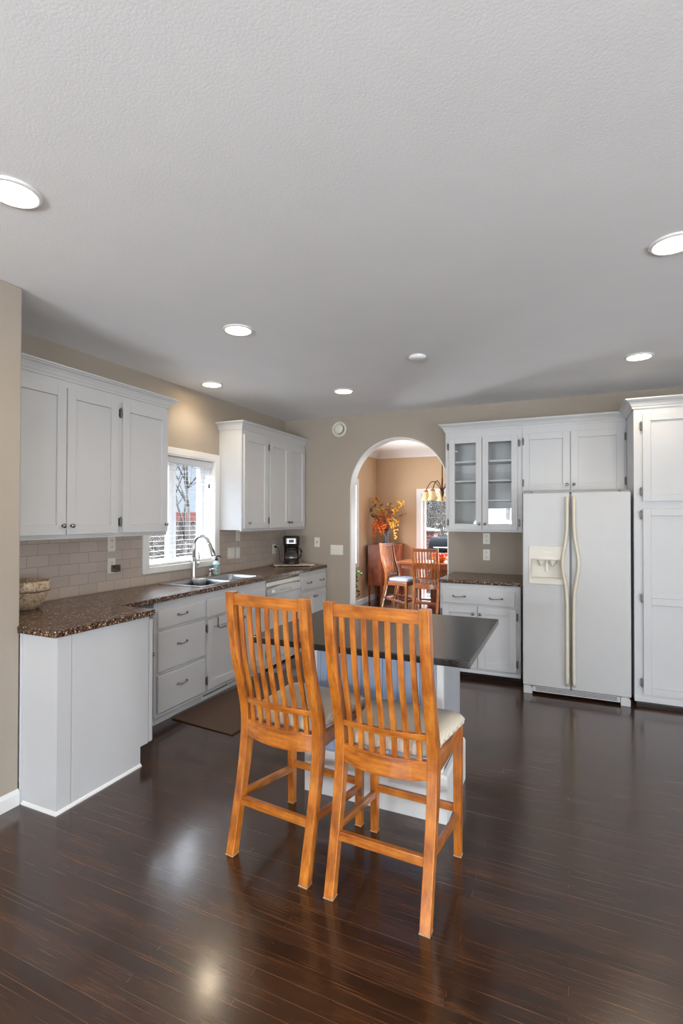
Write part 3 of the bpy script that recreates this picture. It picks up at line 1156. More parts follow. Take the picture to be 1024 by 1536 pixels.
# base cabinet right
RY = 4.835
RX0, RX1 = -1.118, -0.388
rb = thing('base_cabinet', 'white base cabinet with a wide drawer between the archway and the refrigerator', 'cabinet', (-0.75, 5.17, 0))
b = MB()
b.box(RX0, RY, 0.05, RX1, YB - 0.001, ZR - 0.037)
b.build('body', M['paint'], rb, 0.0015)
T = FY(RY)
d = slab(T, -1.094, 0.692, -0.436, 0.822, 'drawer', rb)
pull(T, -0.935, 0.76, d, L=0.055)
pull(T, -0.600, 0.757, d, L=0.055)
for u0, u1, ku in ((-1.094, -0.768, -0.803), (-0.762, -0.426, -0.740)):
    d = shaker(T, u0, 0.098, u1, 0.670, 'door', rb)
    knob(T, ku, 0.605, d)
for hu in (-1.103, -0.416):
    for hv in (0.60, 0.175):
        hinge(T, hu, hv, rb)
b = MB()
b.box(RX0 + 0.02, RY + 0.07, 0.0, RX1, YB - 0.01, 0.05)
b.build('toe_kick', M['black'], rb)  # black colour stands in for the unlit recess
b = MB()
b.sweep([(RX0, RY), (RX1, RY)], [(0, 0.052), (0.010, 0.052), (0.010, 0.066), (0.004, 0.076), (0, 0.08)])
b.build('base_molding', M['paint'], rb)
b = mb_at((-0.75, 5.17, ZR))
b.poly([(-1.135, RY - 0.026), (RX1 + 0.006, RY - 0.026), (RX1 + 0.006, YB - 0.001), (-1.135, YB - 0.001)], (), ZR - 0.036, ZR)
tag(b.build('countertop', M['granite'], None, 0.012, 4), 'short speckled brown countertop between the archway and the refrigerator', 'countertop')

# ------------------------------------------------------------------ refrigerator
FYF, FX0, FX1 = 4.602, -0.352, 0.459
FM = 0.0215
fr = thing('refrigerator', 'white side-by-side refrigerator with cream handles and an ice dispenser', 'refrigerator', (0.05, 4.95, 0))
b = MB()
b.box(FX0 + 0.006, FYF + 0.075, 0.03, FX1 - 0.006, 5.38, 1.703)
b.build('body', M['fridge'], fr, 0.004)
T = FY(FYF + 0.07)
DT = 0.07
DX_, DZ0, DZ1 = (-0.286, -0.033), 0.985, 1.150
b = MB(T)
b.poly([(FX0, 0.075), (FM - 0.005, 0.075), (FM - 0.005, 1.712), (FX0, 1.712)], [[(DX_[0], DZ0), (DX_[1], DZ0), (DX_[1], DZ1), (DX_[0], DZ1)]], 0.0, DT)
ld = b.build('door', M['fridge'], fr, 0.010, 3)
b = MB(T)
b.box(FM + 0.005, 0.075, 0.0, FX1, 1.712, DT)
rd = b.build('door', M['fridge'], fr, 0.010, 3)
b = MB(T)
b.box(FM - 0.004, 0.08, -0.004, FM + 0.004, 1.70, 0.04)
b.build('door_gasket', M['darkhinge'], fr)
# dispenser
b = MB(T)
b.poly([(-0.302, 0.940), (-0.016, 0.940), (-0.016, 1.262), (-0.302, 1.262)], [[(DX_[0], DZ0), (DX_[1], DZ0), (DX_[1], DZ1), (DX_[0], DZ1)]], DT + 0.0005, DT + 0.012)
dp = b.build('dispenser_surround', M['cream'], ld, 0.004, 3)
b = MB(T)
b.box(DX_[0], DZ0, 0.001, DX_[1], DZ1, 0.006)
b.box(DX_[0] + 0.0005, DZ0, 0.006, DX_[0] + 0.004, DZ1, DT)
b.box(DX_[1] - 0.004, DZ0, 0.006, DX_[1] - 0.0005, DZ1, DT)
b.box(DX_[0] + 0.004, DZ0 + 0.0005, 0.006, DX_[1] - 0.004, DZ0 + 0.006, DT)
b.box(DX_[0] + 0.004, DZ1 - 0.006, 0.006, DX_[1] - 0.004, DZ1 - 0.0005, DT)
b.build('dispenser_recess', M['cream'], dp)
b = MB(T)
for u in (-0.205, -0.115):
    b.loft([[(u + q * math.cos(2 * PI * k / 16), v_, 0.042 + q * 0.7 * math.sin(2 * PI * k / 16)) for k in range(16)] for q, v_ in ((0.032, DZ1 - 0.007), (0.030, DZ1 - 0.02), (0.015, DZ1 - 0.045), (0.012, DZ1 - 0.06))], True)
b.build('spout', M['cream'], dp)
b = MB(T)
b.box(-0.17, DZ0 + 0.05, 0.02, -0.15, DZ1 - 0.03, 0.028)
b.build('paddle', M['plate'], dp, 0.002)
b = MB(T)
b.loft([[(u, v_, DT + 0.012 + w_) for u, v_, w_ in ((-0.27 + 0.011 * k, 1.158 + 0.018 * math.sin(PI * k / 20), 0.0) for k in range(21))],
        [(u, v_, DT + 0.012 + w_) for u, v_, w_ in ((-0.27 + 0.011 * k, 1.152, 0.012 * math.sin(PI * k / 20)) for k in range(21))]], True, False)
b.box(-0.19, 1.205, DT + 0.0122, -0.115, 1.217, DT + 0.0132)
b.build('dispenser_badge', M['plate'], dp)
# handles, bowed apart at the middle
for s_, ux in ((-1, -0.004), (1, 0.047)):
    rings = []
    for i in range(41):
        z = 0.115 + (1.675 - 0.115) * i / 40
        bow = math.exp(-((z - 1.12) / 0.17) ** 2) * 0.036
        off = 0.052 if 0.14 < z < 1.64 else 0.035
        u = ux + s_ * bow
        hw = 0.0125
        rings.append([(u - hw, z, DT + 0.001), (u - hw * 1.05, z, DT + off - 0.012), (u - hw * 0.5, z, DT + off), (u + hw * 0.5, z, DT + off), (u + hw * 1.05, z, DT + off - 0.012), (u + hw, z, DT + 0.001)])
    b = MB(T)
    b.loft(rings, True)
    b.build('handle', M['yellowed'], ld if s_ < 0 else rd)
for u0, u1 in ((FX0 + 0.01, FX0 + 0.075), (FX1 - 0.075, FX1 - 0.005)):
    b = MB()
    b.box(u0, FYF + 0.012, 1.7125, u1, FYF + 0.14, 1.727)
    b.build('hinge_cover', M['darkhinge'], fr, 0.003)
b = MB(FY(FYF + 0.05))
b.box(FX0 + 0.075, 0.022, 0.0, FX1 - 0.075, 0.068, 0.03)
gr = b.build('grille', M['fridge'], fr, 0.003)
b = MB(FY(FYF + 0.05))
for z in (0.033, 0.044, 0.055):
    b.box(FX0 + 0.10, z, 0.0302, FX1 - 0.10, z + 0.005, 0.0312)
b.build('vent_slots', M['slot'], gr)
for u0, u1 in ((FX0 + 0.004, FX0 + 0.075), (FX1 - 0.075, FX1 - 0.004)):
    b = MB(FY(FYF + 0.06))
    b.poly([(u0, 0.0), (u1, 0.0), (u1, 0.05), (u1 - 0.02, 0.072), (u0, 0.072)], (), 0.0, 0.048)
    b.build('foot', M['fridge'], fr, 0.004)

# ------------------------------------------------------------------ island
isl = thing('kitchen_island', 'white and grey beadboard island base behind the two stools', 'island', (-0.93, 2.73, 0))
IX0, IX1, IY0, IY1, IZ = -1.298, -0.566, 2.505, 2.962, 0.893
b = MB()
b.box(IX0 + 0.004, IY0 + 0.012, 0.0, IX1 - 0.012, IY1 - 0.004, IZ)
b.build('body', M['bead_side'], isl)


def beadboard(u0, u1, th):
    """plan outline of a board with V grooves every 4 cm"""
    pts = [(u0, 0.0)]
    u = u0 + 0.02
    while u < u1 - 0.012:
        pts += [(u - 0.0035, th), (u, th - 0.0055), (u + 0.0035, th)]
        u += 0.04
    return [(u0, 0.0), (u0, th)] + pts[1:] + [(u1, th), (u1, 0.0)]


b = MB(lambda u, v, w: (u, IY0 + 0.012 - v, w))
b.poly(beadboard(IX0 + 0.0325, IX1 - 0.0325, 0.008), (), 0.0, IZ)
b.build('front_panel', M['bead_front_tint'], isl)
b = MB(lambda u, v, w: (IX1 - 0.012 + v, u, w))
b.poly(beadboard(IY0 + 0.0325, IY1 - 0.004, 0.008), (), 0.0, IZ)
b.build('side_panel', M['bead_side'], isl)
for x0, x1 in ((IX1 - 0.032, IX1), (IX0, IX0 + 0.032)):
    b = MB()
    b.box(x0, IY0, 0.0, x1, IY0 + 0.032, IZ)
    b.build('corner_post', M['trim'], isl, 0.002)
b = MB()
b.sweep([(IX0 - 0.001, IY1 + 0.001), (IX0 - 0.001, IY0 - 0.001), (IX1 + 0.001, IY0 - 0.001), (IX1 + 0.001, IY1 + 0.001)],
        [(0, 0), (0.026, 0), (0.026, 0.222), (0.018, 0.236), (0.0, 0.236)])
b.build('base_molding', M['trim'], isl, 0.001)
b = mb_at((-0.88, 2.53, IZ))
b.box(-1.405, 2.062, IZ + 0.0005, -0.358, 3.0, IZ + 0.030)
tag(b.build('countertop', M['islandtop'], None, 0.0045, 3), 'dark stained wood island top overhanging toward the two stools', 'countertop')

# ------------------------------------------------------------------ counter stools
BACK = [(0.0, 0.0), (0.10, 0.022), (0.25, 0.056), (0.41, 0.086), (0.55, 0.098), (0.62, 0.093), (0.70, 0.076), (0.87, 0.030), (1.02, 0.004), (1.172, -0.012)]


def make_stool(label, loc, rz, sc=1.0, woods=('stool', 'stoolx', 'stooly'), cush='cushion', H=1.172, seat=0.57, name='counter_stool', cat='stool', group=None, low=0.235):
    """slat-back stool; local x right, y to the front, origin under the back edge of the rear legs"""
    o = thing(name, label, cat, loc, rz, group, True)
    o.rotation_euler = (0, 0, rz)
    mv, mx, my = (M[w] for w in woods)
    kz = lambda z: z if z <= 0.57 or H == 1.172 else z
    yb = lambda z: interp(BACK, z * 1.172 / H if name != 'counter_stool' else z)
    px = 0.195
    for s_ in (-1, 1):
        rings = []
        for i in range(27):
            z = H * i / 26
            y = yb(z)
            dep = 0.040 + 0.012 * math.exp(-((z - seat) / 0.2) ** 2)
            hw = 0.0205
            if i == 26:
                rings.append([(s_ * px - hw, y, z - 0.004), (s_ * px + hw, y, z - 0.004), (s_ * px + hw, y + dep, z - 0.004), (s_ * px - hw, y + dep, z - 0.004)])
            else:
                rings.append([(s_ * px - hw, y, z), (s_ * px + hw, y, z), (s_ * px + hw, y + dep, z), (s_ * px - hw, y + dep, z)])
        b = MB()
        b.loft(rings)
        b.build('rear_leg', mv, o, 0.003)
        b = MB()
        f = 0.019
        rings = [[(s_ * 0.2 - f * k, 0.492 - f * k, z), (s_ * 0.2 + f * k, 0.492 - f * k, z), (s_ * 0.2 + f * k, 0.492 + f * k, z), (s_ * 0.2 - f * k, 0.492 + f * k, z)] for z, k in ((0, 0.85), (0.25, 0.95), (seat - 0.002, 1.0))]
        b.loft(rings)
        b.build('front_leg', mv, o, 0.003)

    def crossrail(nm, z0, z1, bow, dep, inset, arch_=0.0, m=mx, lean=True):
        n = 12
        rings = []
        for i in range(n + 1):
            x = -px + 0.018 + (2 * px - 0.036) * i / n
            q = 1 - (x / px) ** 2
            zz0 = z0 - arch_ * q
            y0 = yb(z0) + inset - bow * q
            y1 = yb(z1) + inset - bow * q
            rings.append([(x, y0, zz0), (x, y0 + dep, zz0), (x, y1 + dep, z1), (x, y1, z1)])
        b = MB()
        b.loft(rings)
        return b.build(nm, m, o, 0.002)
    zt = H - 0.062
    zl = seat + 0.083
    crossrail('top_rail', zt, H - 0.012, 0.006, 0.024, 0.010)
    crossrail('lower_rail', zl, zl + 0.026, 0.030, 0.022, 0.012)
    crossrail('rear_apron', seat - 0.068, seat + 0.002, 0.030, 0.024, 0.010, 0.012)
    for k in range(7):
        x = -0.144 + 0.048 * k
        q = 1 - (x / px) ** 2
        rings = []
        for i in range(15):
            z = seat - 0.004 + (zt + 0.006 - seat + 0.004) * i / 14
            t = i / 14
            bow = 0.030 * (1 - t) + 0.006 * t
            y = yb(z) + 0.016 - bow * q
            rings.append([(x - 0.0105, y, z), (x + 0.0105, y, z), (x + 0.0105, y + 0.012, z), (x - 0.0105, y + 0.012, z)])
        b = MB()
        b.loft(rings)
        b.build('slat', mv, o, 0.0015)
    # seat frame
    b = MB()
    b.box(-0.181, 0.476, seat - 0.062, 0.181, 0.500, seat - 0.002)
    for s_ in (-1, 1):
        x0, x1 = s_ * 0.186, s_ * 0.206
        b.box(min(x0, x1), yb(seat - 0.03) + 0.045, seat - 0.062, max(x0, x1), 0.474, seat - 0.002)
    b.build('seat_frame', my, o, 0.002)
    # cushion
    b = MB()
    y0, y1 = yb(seat) + 0.026, 0.535
    rings = []
    for z, ins, r in ((0.0, 0.012, 0.03), (0.012, 0.0, 0.035), (0.030, -0.004, 0.04), (0.045, 0.004, 0.045), (0.056, 0.022, 0.05), (0.062, 0.06, 0.05), (0.065, 0.12, 0.04)):
        rr = rrect(-0.212 + ins, y0 + ins * 0.6, 0.212 - ins, y1 - ins, r, 6)
        out = []
        for x, y in rr:
            t = (y - y0) / (y1 - y0)
            k = 0.80 + 0.24 * min(1, max(0, t / 0.35)) if t < 0.35 else 1.04 + 0.03 * (t - 0.35)
            out.append((x * k, y, seat + z))
        rings.append(out)
    b.loft(rings, True)
    b.build('seat_cushion', M[cush], o)
    # stretchers
    st = low
    for s_ in (-1, 1):
        b = MB()
        x = s_ * 0.198
        ya, yc = yb(st) + 0.045, 0.476
        za, zc = st, st - 0.055
        b.loft([[(x - 0.010, ya, za - 0.016), (x + 0.010, ya, za - 0.016), (x + 0.010, ya, za + 0.016), (x - 0.010, ya, za + 0.016)],
                [(x - 0.010, yc, zc - 0.016), (x + 0.010, yc, zc - 0.016), (x + 0.010, yc, zc + 0.016), (x - 0.010, yc, zc + 0.016)]])
        b.build('side_stretcher', my, o, 0.002)
    b = MB()
    b.box(-0.176, yb(st - 0.015) + 0.010, st - 0.034, 0.176, yb(st - 0.015) + 0.032, st + 0.002)
    b.build('rear_stretcher', mx, o, 0.002)
    b = MB()
    b.box(-0.182, 0.482, st - 0.045, 0.182, 0.502, st - 0.013)
    b.build('front_stretcher', mx, o, 0.002)
    # white felt glides
    if name == 'counter_stool':
        for x, y in ((-px, 0.020), (px, 0.020), (-0.2, 0.492), (0.2, 0.492)):
            b = MB()
            h_ = 0.0175 if y > 0.1 else 0.0212
            b.box(x - h_, y - h_, 0.0, x + h_, y + h_, 0.0028)
            b.build('glide', M['board'], o)
    return o


make_stool('amber wood slat-back counter stool on the left, nearer the sink cabinets', (-1.178, 1.842, 0), math.radians(-5.4))
make_stool('amber wood slat-back counter stool on the right, nearer the refrigerator', (-0.667, 1.800, 0), math.radians(-2.2))

# ------------------------------------------------------------------ floor mat
b = mb_at((-2.4, 3.5, 0))
mp = [(-2.690, 2.935), (-2.105, 2.885), (-2.04, 4.15), (-2.62, 4.19)]
b.poly(mp, (), 0.0005, 0.011)


def mat_fab():
    k = NT('brown_woven_mat')
    v = k.coord()
    a = k.noise(v, 180, 3)
    k.l(k.ramp(a, [(0.3, C(62, 44, 34)), (0.7, C(88, 66, 52))]), k.b.inputs['Base Color'])
    k.b.inputs['Roughness'].default_value = 0.85
    k.bump(a, 0.5, 0.003)
    return k.m


tag(b.build('floor_mat', mat_fab(), None, 0.004), 'brown kitchen mat on the floor in front of the sink cabinets', 'mat')


# ------------------------------------------------------------------ plates on walls
def plate(name, label, cat, tf, u, v, kind, wid=0.072, hgt=0.117, group=None, n=1):
    o = thing(name, label, cat, tf(u, v, 0.0), 0, group)
    b = MB(tf)
    b.box(u - wid / 2, v - hgt / 2, 0.0004, u + wid / 2, v + hgt / 2, 0.006)
    b.build('cover_plate', M['plate'], o, 0.0025, 2)
    for k in range(n):
        uc = u + (k - (n - 1) / 2) * 0.046
        if kind == 'outlet':
            for dv_ in (-0.0245, 0.0245):
                b = MB(tf)
                b.poly(rrect(uc - 0.0165, v + dv_ - 0.0145, uc + 0.0165, v + dv_ + 0.0145, 0.008, 4), (), 0.006, 0.0085)
                s_ = b.build('socket', M['plate'], o)
                b = MB(tf)
                for du, hh in ((-0.006, 0.0055), (0.006, 0.0065)):
                    b.box(uc + du - 0.0013, v + dv_ + 0.002 - hh, 0.0086, uc + du + 0.0013, v + dv_ + 0.002 + hh, 0.0092)
                b.box(uc - 0.0025, v + dv_ - 0.0115, 0.0086, uc + 0.0025, v + dv_ - 0.0075, 0.0092)
                b.build('slots', M['slot'], s_)
        elif kind == 'rocker':
            b = MB(tf)
            b.box(uc - 0.0165, v - 0.034, 0.006, uc + 0.0165, v + 0.034, 0.0085)
            b.build('rocker', M['trim'], o, 0.001)
        elif kind == 'toggle':
            b = MB(tf)
            b.box(uc - 0.005, v - 0.012, 0.006, uc + 0.005, v + 0.012, 0.0075)
            b.box(uc - 0.004, v - 0.002, 0.0075, uc + 0.004, v + 0.009, 0.016)
            b.build('toggle', M['trim'] if n > 1 else M['slot'], o, 0.001)
    return o


TT = FX(XL + 0.008)
TB = FY(YB)
plate('outlet', 'white outlet high on the tile just under the left wall cabinet', 'outlet', TT, 2.857, 1.292, 'outlet')
plate('outlet', 'white outlet on the tile with a brown plug-in device in it', 'outlet', TT, 2.857, 1.122, 'outlet')
plate('light_switch', 'white double rocker switch right of the sink window', 'switch', TT, 4.388, 1.122, 'rocker', 0.117, 0.117, n=2)
plate('light_switch', 'white single rocker switch beside the double one on the tile', 'switch', TT, 4.502, 1.119, 'rocker')
plate('outlet', 'white plate on the tile tucked under the right wall cabinet', 'outlet', TT, 4.506, 1.303, 'outlet')
plate('outlet', 'white outlet on the tile with the coffee maker plugged in', 'outlet', TT, 5.235, 1.118, 'outlet')
plate('light_switch', 'ivory single switch on the wall right of the coffee maker', 'switch', TB, -2.783, 1.198, 'toggle')
plate('light_switch', 'ivory three-gang switch plate on the wall left of the archway', 'switch', TB, -2.520, 1.110, 'toggle', 0.165, 0.117, n=3)
plate('outlet', 'upper of two white outlets on the wall below the glass cabinet', 'outlet', TB, -0.782, 1.279, 'outlet')
plate('outlet', 'lower of two white outlets on the wall below the glass cabinet', 'outlet', TB, -0.782, 1.108, 'outlet')
# plug-in device
pd = thing('night_light', 'small brown plug-in cube on the tile wall outlet', 'plug-in', (XL + 0.02, 2.862, 1.10))
b = MB(TT)
b.box(2.846, 1.075, 0.0095, 2.902, 1.128, 0.052)
cubeo = b.build('housing', M['granite'], pd, 0.004)
b = MB(TT)
for k in range(4):
    b.box(2.853 + 0.0115 * k, 1.082, 0.0522, 2.859 + 0.0115 * k, 1.121, 0.0535)
b.build('grille', M['slot'], cubeo)

# round intercom speaker on the back wall
ic = thing('speaker', 'round beige speaker high on the wall left of the archway', 'speaker', (-2.490, YB, 2.553))
b = MB()
b.lathe([(0.060, 0.0005), (0.096, 0.0005), (0.096, 0.008), (0.088, 0.016), (0.076, 0.018), (0.070, 0.010), (0.060, 0.006)], (-2.490, YB, 2.553), (0, -1, 0), 32, ring=True)
b.build('outer_ring', M['cream'], ic)
b = MB()
b.lathe([(0.056, 0.014), (0.058, 0.03), (0.05, 0.036), (0.02, 0.038)], (-2.490, YB, 2.553), (0, -1, 0), 28)
b.build('center_cap', M['cream'], ic)

# ------------------------------------------------------------------ ceiling fixtures
glow = emis('downlight_lens_glow', (1.0, 0.74, 0.40, 1), 30.0)
DL = [(-1.875, 1.207, 'recessed ceiling light at the left edge of the picture above the viewer'),
      (0.428, 2.606, 'recessed ceiling light at the right edge of the picture'),
      (-1.929, 2.687, 'recessed ceiling light near the middle left between the nearest and the sink lights'),
      (-2.940, 3.700, 'recessed ceiling light close to the wall above the sink window'),
      (-1.945, 4.400, 'recessed ceiling light nearest the archway'),
      (0.489, 4.336, 'recessed ceiling light in front of the refrigerator and pantry')]
for x, y, lab in DL:
    o = thing('ceiling_light', lab, 'ceiling light', (x, y, CE), 0, 'recessed downlights')
    b = MB()
    b.lathe([(0.080, -0.0005), (0.096, -0.0005), (0.097, -0.004), (0.092, -0.009), (0.082, -0.011), (0.079, -0.006)], (x, y, CE), n=36, ring=True)
    b.build('trim_ring', M['trim'], o)
    b = MB()
    b.lathe([(0.001, -0.0055), (0.078, -0.0055), (0.079, -0.0005), (0.001, -0.0005)], (x, y, CE), n=36)
    b.build('lens', glow, o)
    light('lamp', 'SPOT', (x, y, CE - 0.02), (0, 0, -1), 14, (1.0, 0.86, 0.70), parent=o, spot_size=math.radians(140), spot_blend=0.6, shadow_soft_size=0.07)
sm = thing('smoke_detector', 'flat white disc on the ceiling between the archway and refrigerator lights', 'smoke detector', (-1.020, 3.673, CE))
b = MB()
b.lathe([(0.062, -0.0005), (0.064, -0.01), (0.056, -0.022), (0.03, -0.026), (0.002, -0.026)], (-1.020, 3.673, CE), n=30)
b.build('housing', M['ceil'], sm)

# ------------------------------------------------------------------ counter-top objects


def bowl_mat():
    k = NT('speckled_stoneware')
    v = k.coord()
    n1 = k.noise(v, 80, 4, 0.6)
    n2 = k.noise(v, 12, 4)
    c = k.ramp(n1, [(0.40, C(196, 174, 144)), (0.52, C(182, 160, 134)), (0.60, C(112, 104, 98)), (0.66, C(158, 128, 106))])
    c = k.mix(c, C(204, 186, 158), k.ramp(n2, [(0.50, (0, 0, 0, 1)), (0.68, (0.8, 0.8, 0.8, 1))]))
    k.l(c, k.b.inputs['Base Color'])
    k.b.inputs['Roughness'].default_value = 0.35
    return k.m


bwx, bwy = -3.075, 2.075
bw = thing('mixing_bowl', 'large patterned stoneware bowl at the near end of the left counter', 'bowl', (bwx, bwy, ZC))
b = MB()
b.lathe([(0.070, 0.0005), (0.078, 0.006), (0.108, 0.05), (0.122, 0.10), (0.124, 0.116)], (bwx, bwy, ZC), n=36)
b.build('body', bowl_mat(), bw)
b = MB()
rr = [(0.123, 0.113), (0.134, 0.114), (0.137, 0.122), (0.138, 0.166), (0.134, 0.176), (0.126, 0.172), (0.120, 0.13), (0.10, 0.06), (0.06, 0.025), (0.002, 0.02)]
n_ = 36
b.loft([[(bwx + r_ * math.cos(2 * PI * k / n_), bwy + r_ * math.sin(2 * PI * k / n_), ZC + h) for k in range(n_)] for r_, h in rr], True, False)
b.build('collar', bowl_mat(), bw)
b = MB()
b.lathe([(0.126, 0.110), (0.137, 0.1105), (0.1385, 0.114), (0.137, 0.117), (0.126, 0.117)], (bwx, bwy, ZC), n=36, ring=True)
b.build('ridge', mat('brown_glaze', C(92, 66, 48), 0.35), bw)

# board and coffee maker
bdz = ZC + 0.0006
bd = thing('cutting_board', 'pale wooden board under the coffee maker', 'board', (-2.965, 5.245, ZC), math.radians(33))
b = MB()
b.box(-0.235, -0.135, 0.008, 0.005, 0.135, 0.024)
b.box(0.011, -0.135, 0.008, 0.235, 0.135, 0.024)
b.box(-0.22, -0.12, 0.010, 0.22, 0.12, 0.020)
b.build('plank', M['board'], bd, 0.003)
for x in (-0.2, 0.2):
    b = MB()
    b.box(x - 0.012, -0.12, 0.0006, x + 0.012, 0.12, 0.0085)
    b.build('runner', M['board'], bd)

cm = thing('coffee_maker', 'black and silver drip coffee maker with a glass carafe', 'coffee maker', (-2.985, 5.235, ZC + 0.0245), math.radians(29))
SIL = mat('brushed_silver_panel', C(196, 196, 196), 0.3, 0.9, var=0.06, vscale=40)


def rring(hx, y0, y1, r, z):
    return [(x, y, z) for x, y in rrect(-hx, y0, hx, y1, r, 4)]


b = MB()
b.loft([rring(0.090, -0.115, 0.10, 0.08, 0.0), rring(0.094, -0.118, 0.10, 0.08, 0.006), rring(0.092, -0.116, 0.10, 0.08, 0.028), rring(0.084, -0.108, 0.098, 0.075, 0.034)], True)
b.build('base', M['black'], cm)
b = MB()
b.lathe([(0.062, 0.0345), (0.062, 0.037), (0.05, 0.0375)], (0, -0.035, 0), n=24)
b.build('warming_plate', M['darkhinge'], cm)
b = MB()
b.loft([rring(0.085, 0.028, 0.10, 0.03, 0.034), rring(0.088, 0.030, 0.10, 0.03, 0.20), rring(0.090, 0.020, 0.10, 0.03, 0.21)], True)
b.build('column', M['black'], cm)
b = MB()
b.loft([rring(0.088, -0.085, 0.10, 0.05, 0.212), rring(0.094, -0.100, 0.102, 0.05, 0.228), rring(0.098, -0.105, 0.104, 0.05, 0.30), rring(0.098, -0.105, 0.104, 0.05, 0.315), rring(0.088, -0.095, 0.095, 0.05, 0.326)], True)
hd = b.build('reservoir', M['black'], cm)
b = MB()
rings = []
for i in range(13):
    x = -0.074 + 0.148 * i / 12
    y = -0.106 + 0.022 * max(0, (abs(x) - 0.04) / 0.034) ** 2
    rings.append([(x, y, 0.238), (x, y - 0.003, 0.240), (x, y - 0.003, 0.298), (x, y, 0.30)])
b.loft(rings, False)
fp = b.build('control_panel', SIL, hd)
b = MB()
b.box(-0.030, -0.1115, 0.252, 0.030, -0.1085, 0.288)
b.build('display', M['black'], fp)
b = MB()
for sx in (-0.042, 0.042):
    for z in (0.258, 0.270, 0.282):
        b.lathe([(0.004, 0), (0.004, 0.003), (0.002, 0.004)], (sx, -0.1092, z), (0, -1, 0), 8)
b.build('buttons', M['black'], fp)
CG = mat('smoked_carafe_glass', C(150, 140, 130), 0.04, 0, var=0.0, Transmission_Weight=0.85, IOR=1.45)
b = MB()
b.lathe([(0.058, 0.0385), (0.066, 0.043), (0.073, 0.075), (0.070, 0.11), (0.052, 0.152), (0.048, 0.165)], (0, -0.035, 0), n=28)
ca = b.build('carafe', CG, cm)
b = MB()
b.lathe([(0.050, 0.165), (0.054, 0.168), (0.054, 0.182), (0.045, 0.196), (0.02, 0.20)], (0, -0.035, 0), n=24)
b.build('carafe_lid', M['black'], ca)
b = MB()
b.lathe([(0.0735, 0.070), (0.0745, 0.073), (0.0735, 0.080)], (0, -0.035, 0), n=28)
b.build('carafe_band', SIL, ca)
b = MB()
hp = [(0.050, 0.178), (0.080, 0.182), (0.108, 0.172), (0.118, 0.14), (0.112, 0.10), (0.098, 0.068), (0.074, 0.062)]
b.tube([(x, -0.035, z) for x, z in hp], [0.008, 0.009, 0.010, 0.011, 0.010, 0.009, 0.007], 8)
b.build('carafe_handle', M['black'], ca)
# power cord from the outlet (part of the coffee maker), in its local frame
b = MB()
inv = Matrix.Rotation(-math.radians(29), 4, 'Z') @ Matrix.Translation(Vector((2.985, -5.235, -(ZC + 0.0245))))
wp = [(-3.216, 5.235, 1.145), (-3.195, 5.238, 1.142), (-3.165, 5.24, 1.118), (-3.150, 5.235, 1.05), (-3.14, 5.23, 0.99), (-3.115, 5.235, 0.965), (-3.055, 5.27, 0.962)]
pts = []
for i in range(len(wp) - 1):
    for k in range(5):
        a, c_ = Vector(wp[i]), Vector(wp[i + 1])
        p0 = Vector(wp[max(i - 1, 0)])
        p3 = Vector(wp[min(i + 2, len(wp) - 1)])
        t = k / 5
        pts.append(0.5 * ((2 * a) + (c_ - p0) * t + (2 * p0 - 5 * a + 4 * c_ - p3) * t * t + (3 * a - p0 - 3 * c_ + p3) * t ** 3))
pts.append(Vector(wp[-1]))
b.tube([inv @ p for p in pts], 0.0035, 6)
pl = [inv @ Vector(p) for p in ((-3.2165, 5.235, 1.145), (-3.19, 5.237, 1.143))]
b.tube(pl, [0.014, 0.009], 8)
b.build('power_cord', M['black'], cm)

# ------------------------------------------------------------------ dining room things
make_stool('oak slat-back dining chair seen sideways at the left end of the table', (-2.84, 8.24, 0), math.radians(-101), woods=('oak', 'oakx', 'oakx'), cush='cushion_blue', H=1.07, seat=0.44, name='dining_chair', cat='chair', low=0.16)
make_stool('oak slat-back dining chair with its back to the archway', (-2.05, 7.80, 0), 0.0, woods=('oak', 'oakx', 'oakx'), cush='cushion_blue', H=1.02, seat=0.44, name='dining_chair', cat='chair', low=0.16)
tb = thing('dining_table', 'oak dining table with a panelled pedestal beyond the archway', 'table', (-1.7, 8.35, 0))
b = MB()
b.poly(rrect(-2.60, 8.03, -0.70, 8.66, 0.05), (), 0.735, 0.765)
b.build('tabletop', M['oakx'], tb, 0.006)
b = MB()
b.box(-2.52, 8.09, 0.655, -0.78, 8.60, 0.735)
b.build('apron', M['cherry'], tb, 0.002)
b = MB()
b.box(-2.10, 8.37, 0.06, -1.25, 8.60, 0.655)
b.box(-2.14, 8.345, 0.0, -1.21, 8.62, 0.06)
ped = b.build('pedestal', M['cherry'], tb, 0.003)
b2 = MB(FY(8.37))
for x0, x1 in ((-2.06, -1.70), (-1.65, -1.29)):
    b2.poly([(x0, 0.12), (x1, 0.12), (x1, 0.60), (x0, 0.60)], [[(x0 + 0.05, 0.17), (x1 - 0.05, 0.17), (x1 - 0.05, 0.55), (x0 + 0.05, 0.55)]], 0.0005, 0.012)
b2.build('panel_molding', M['oak'], ped)

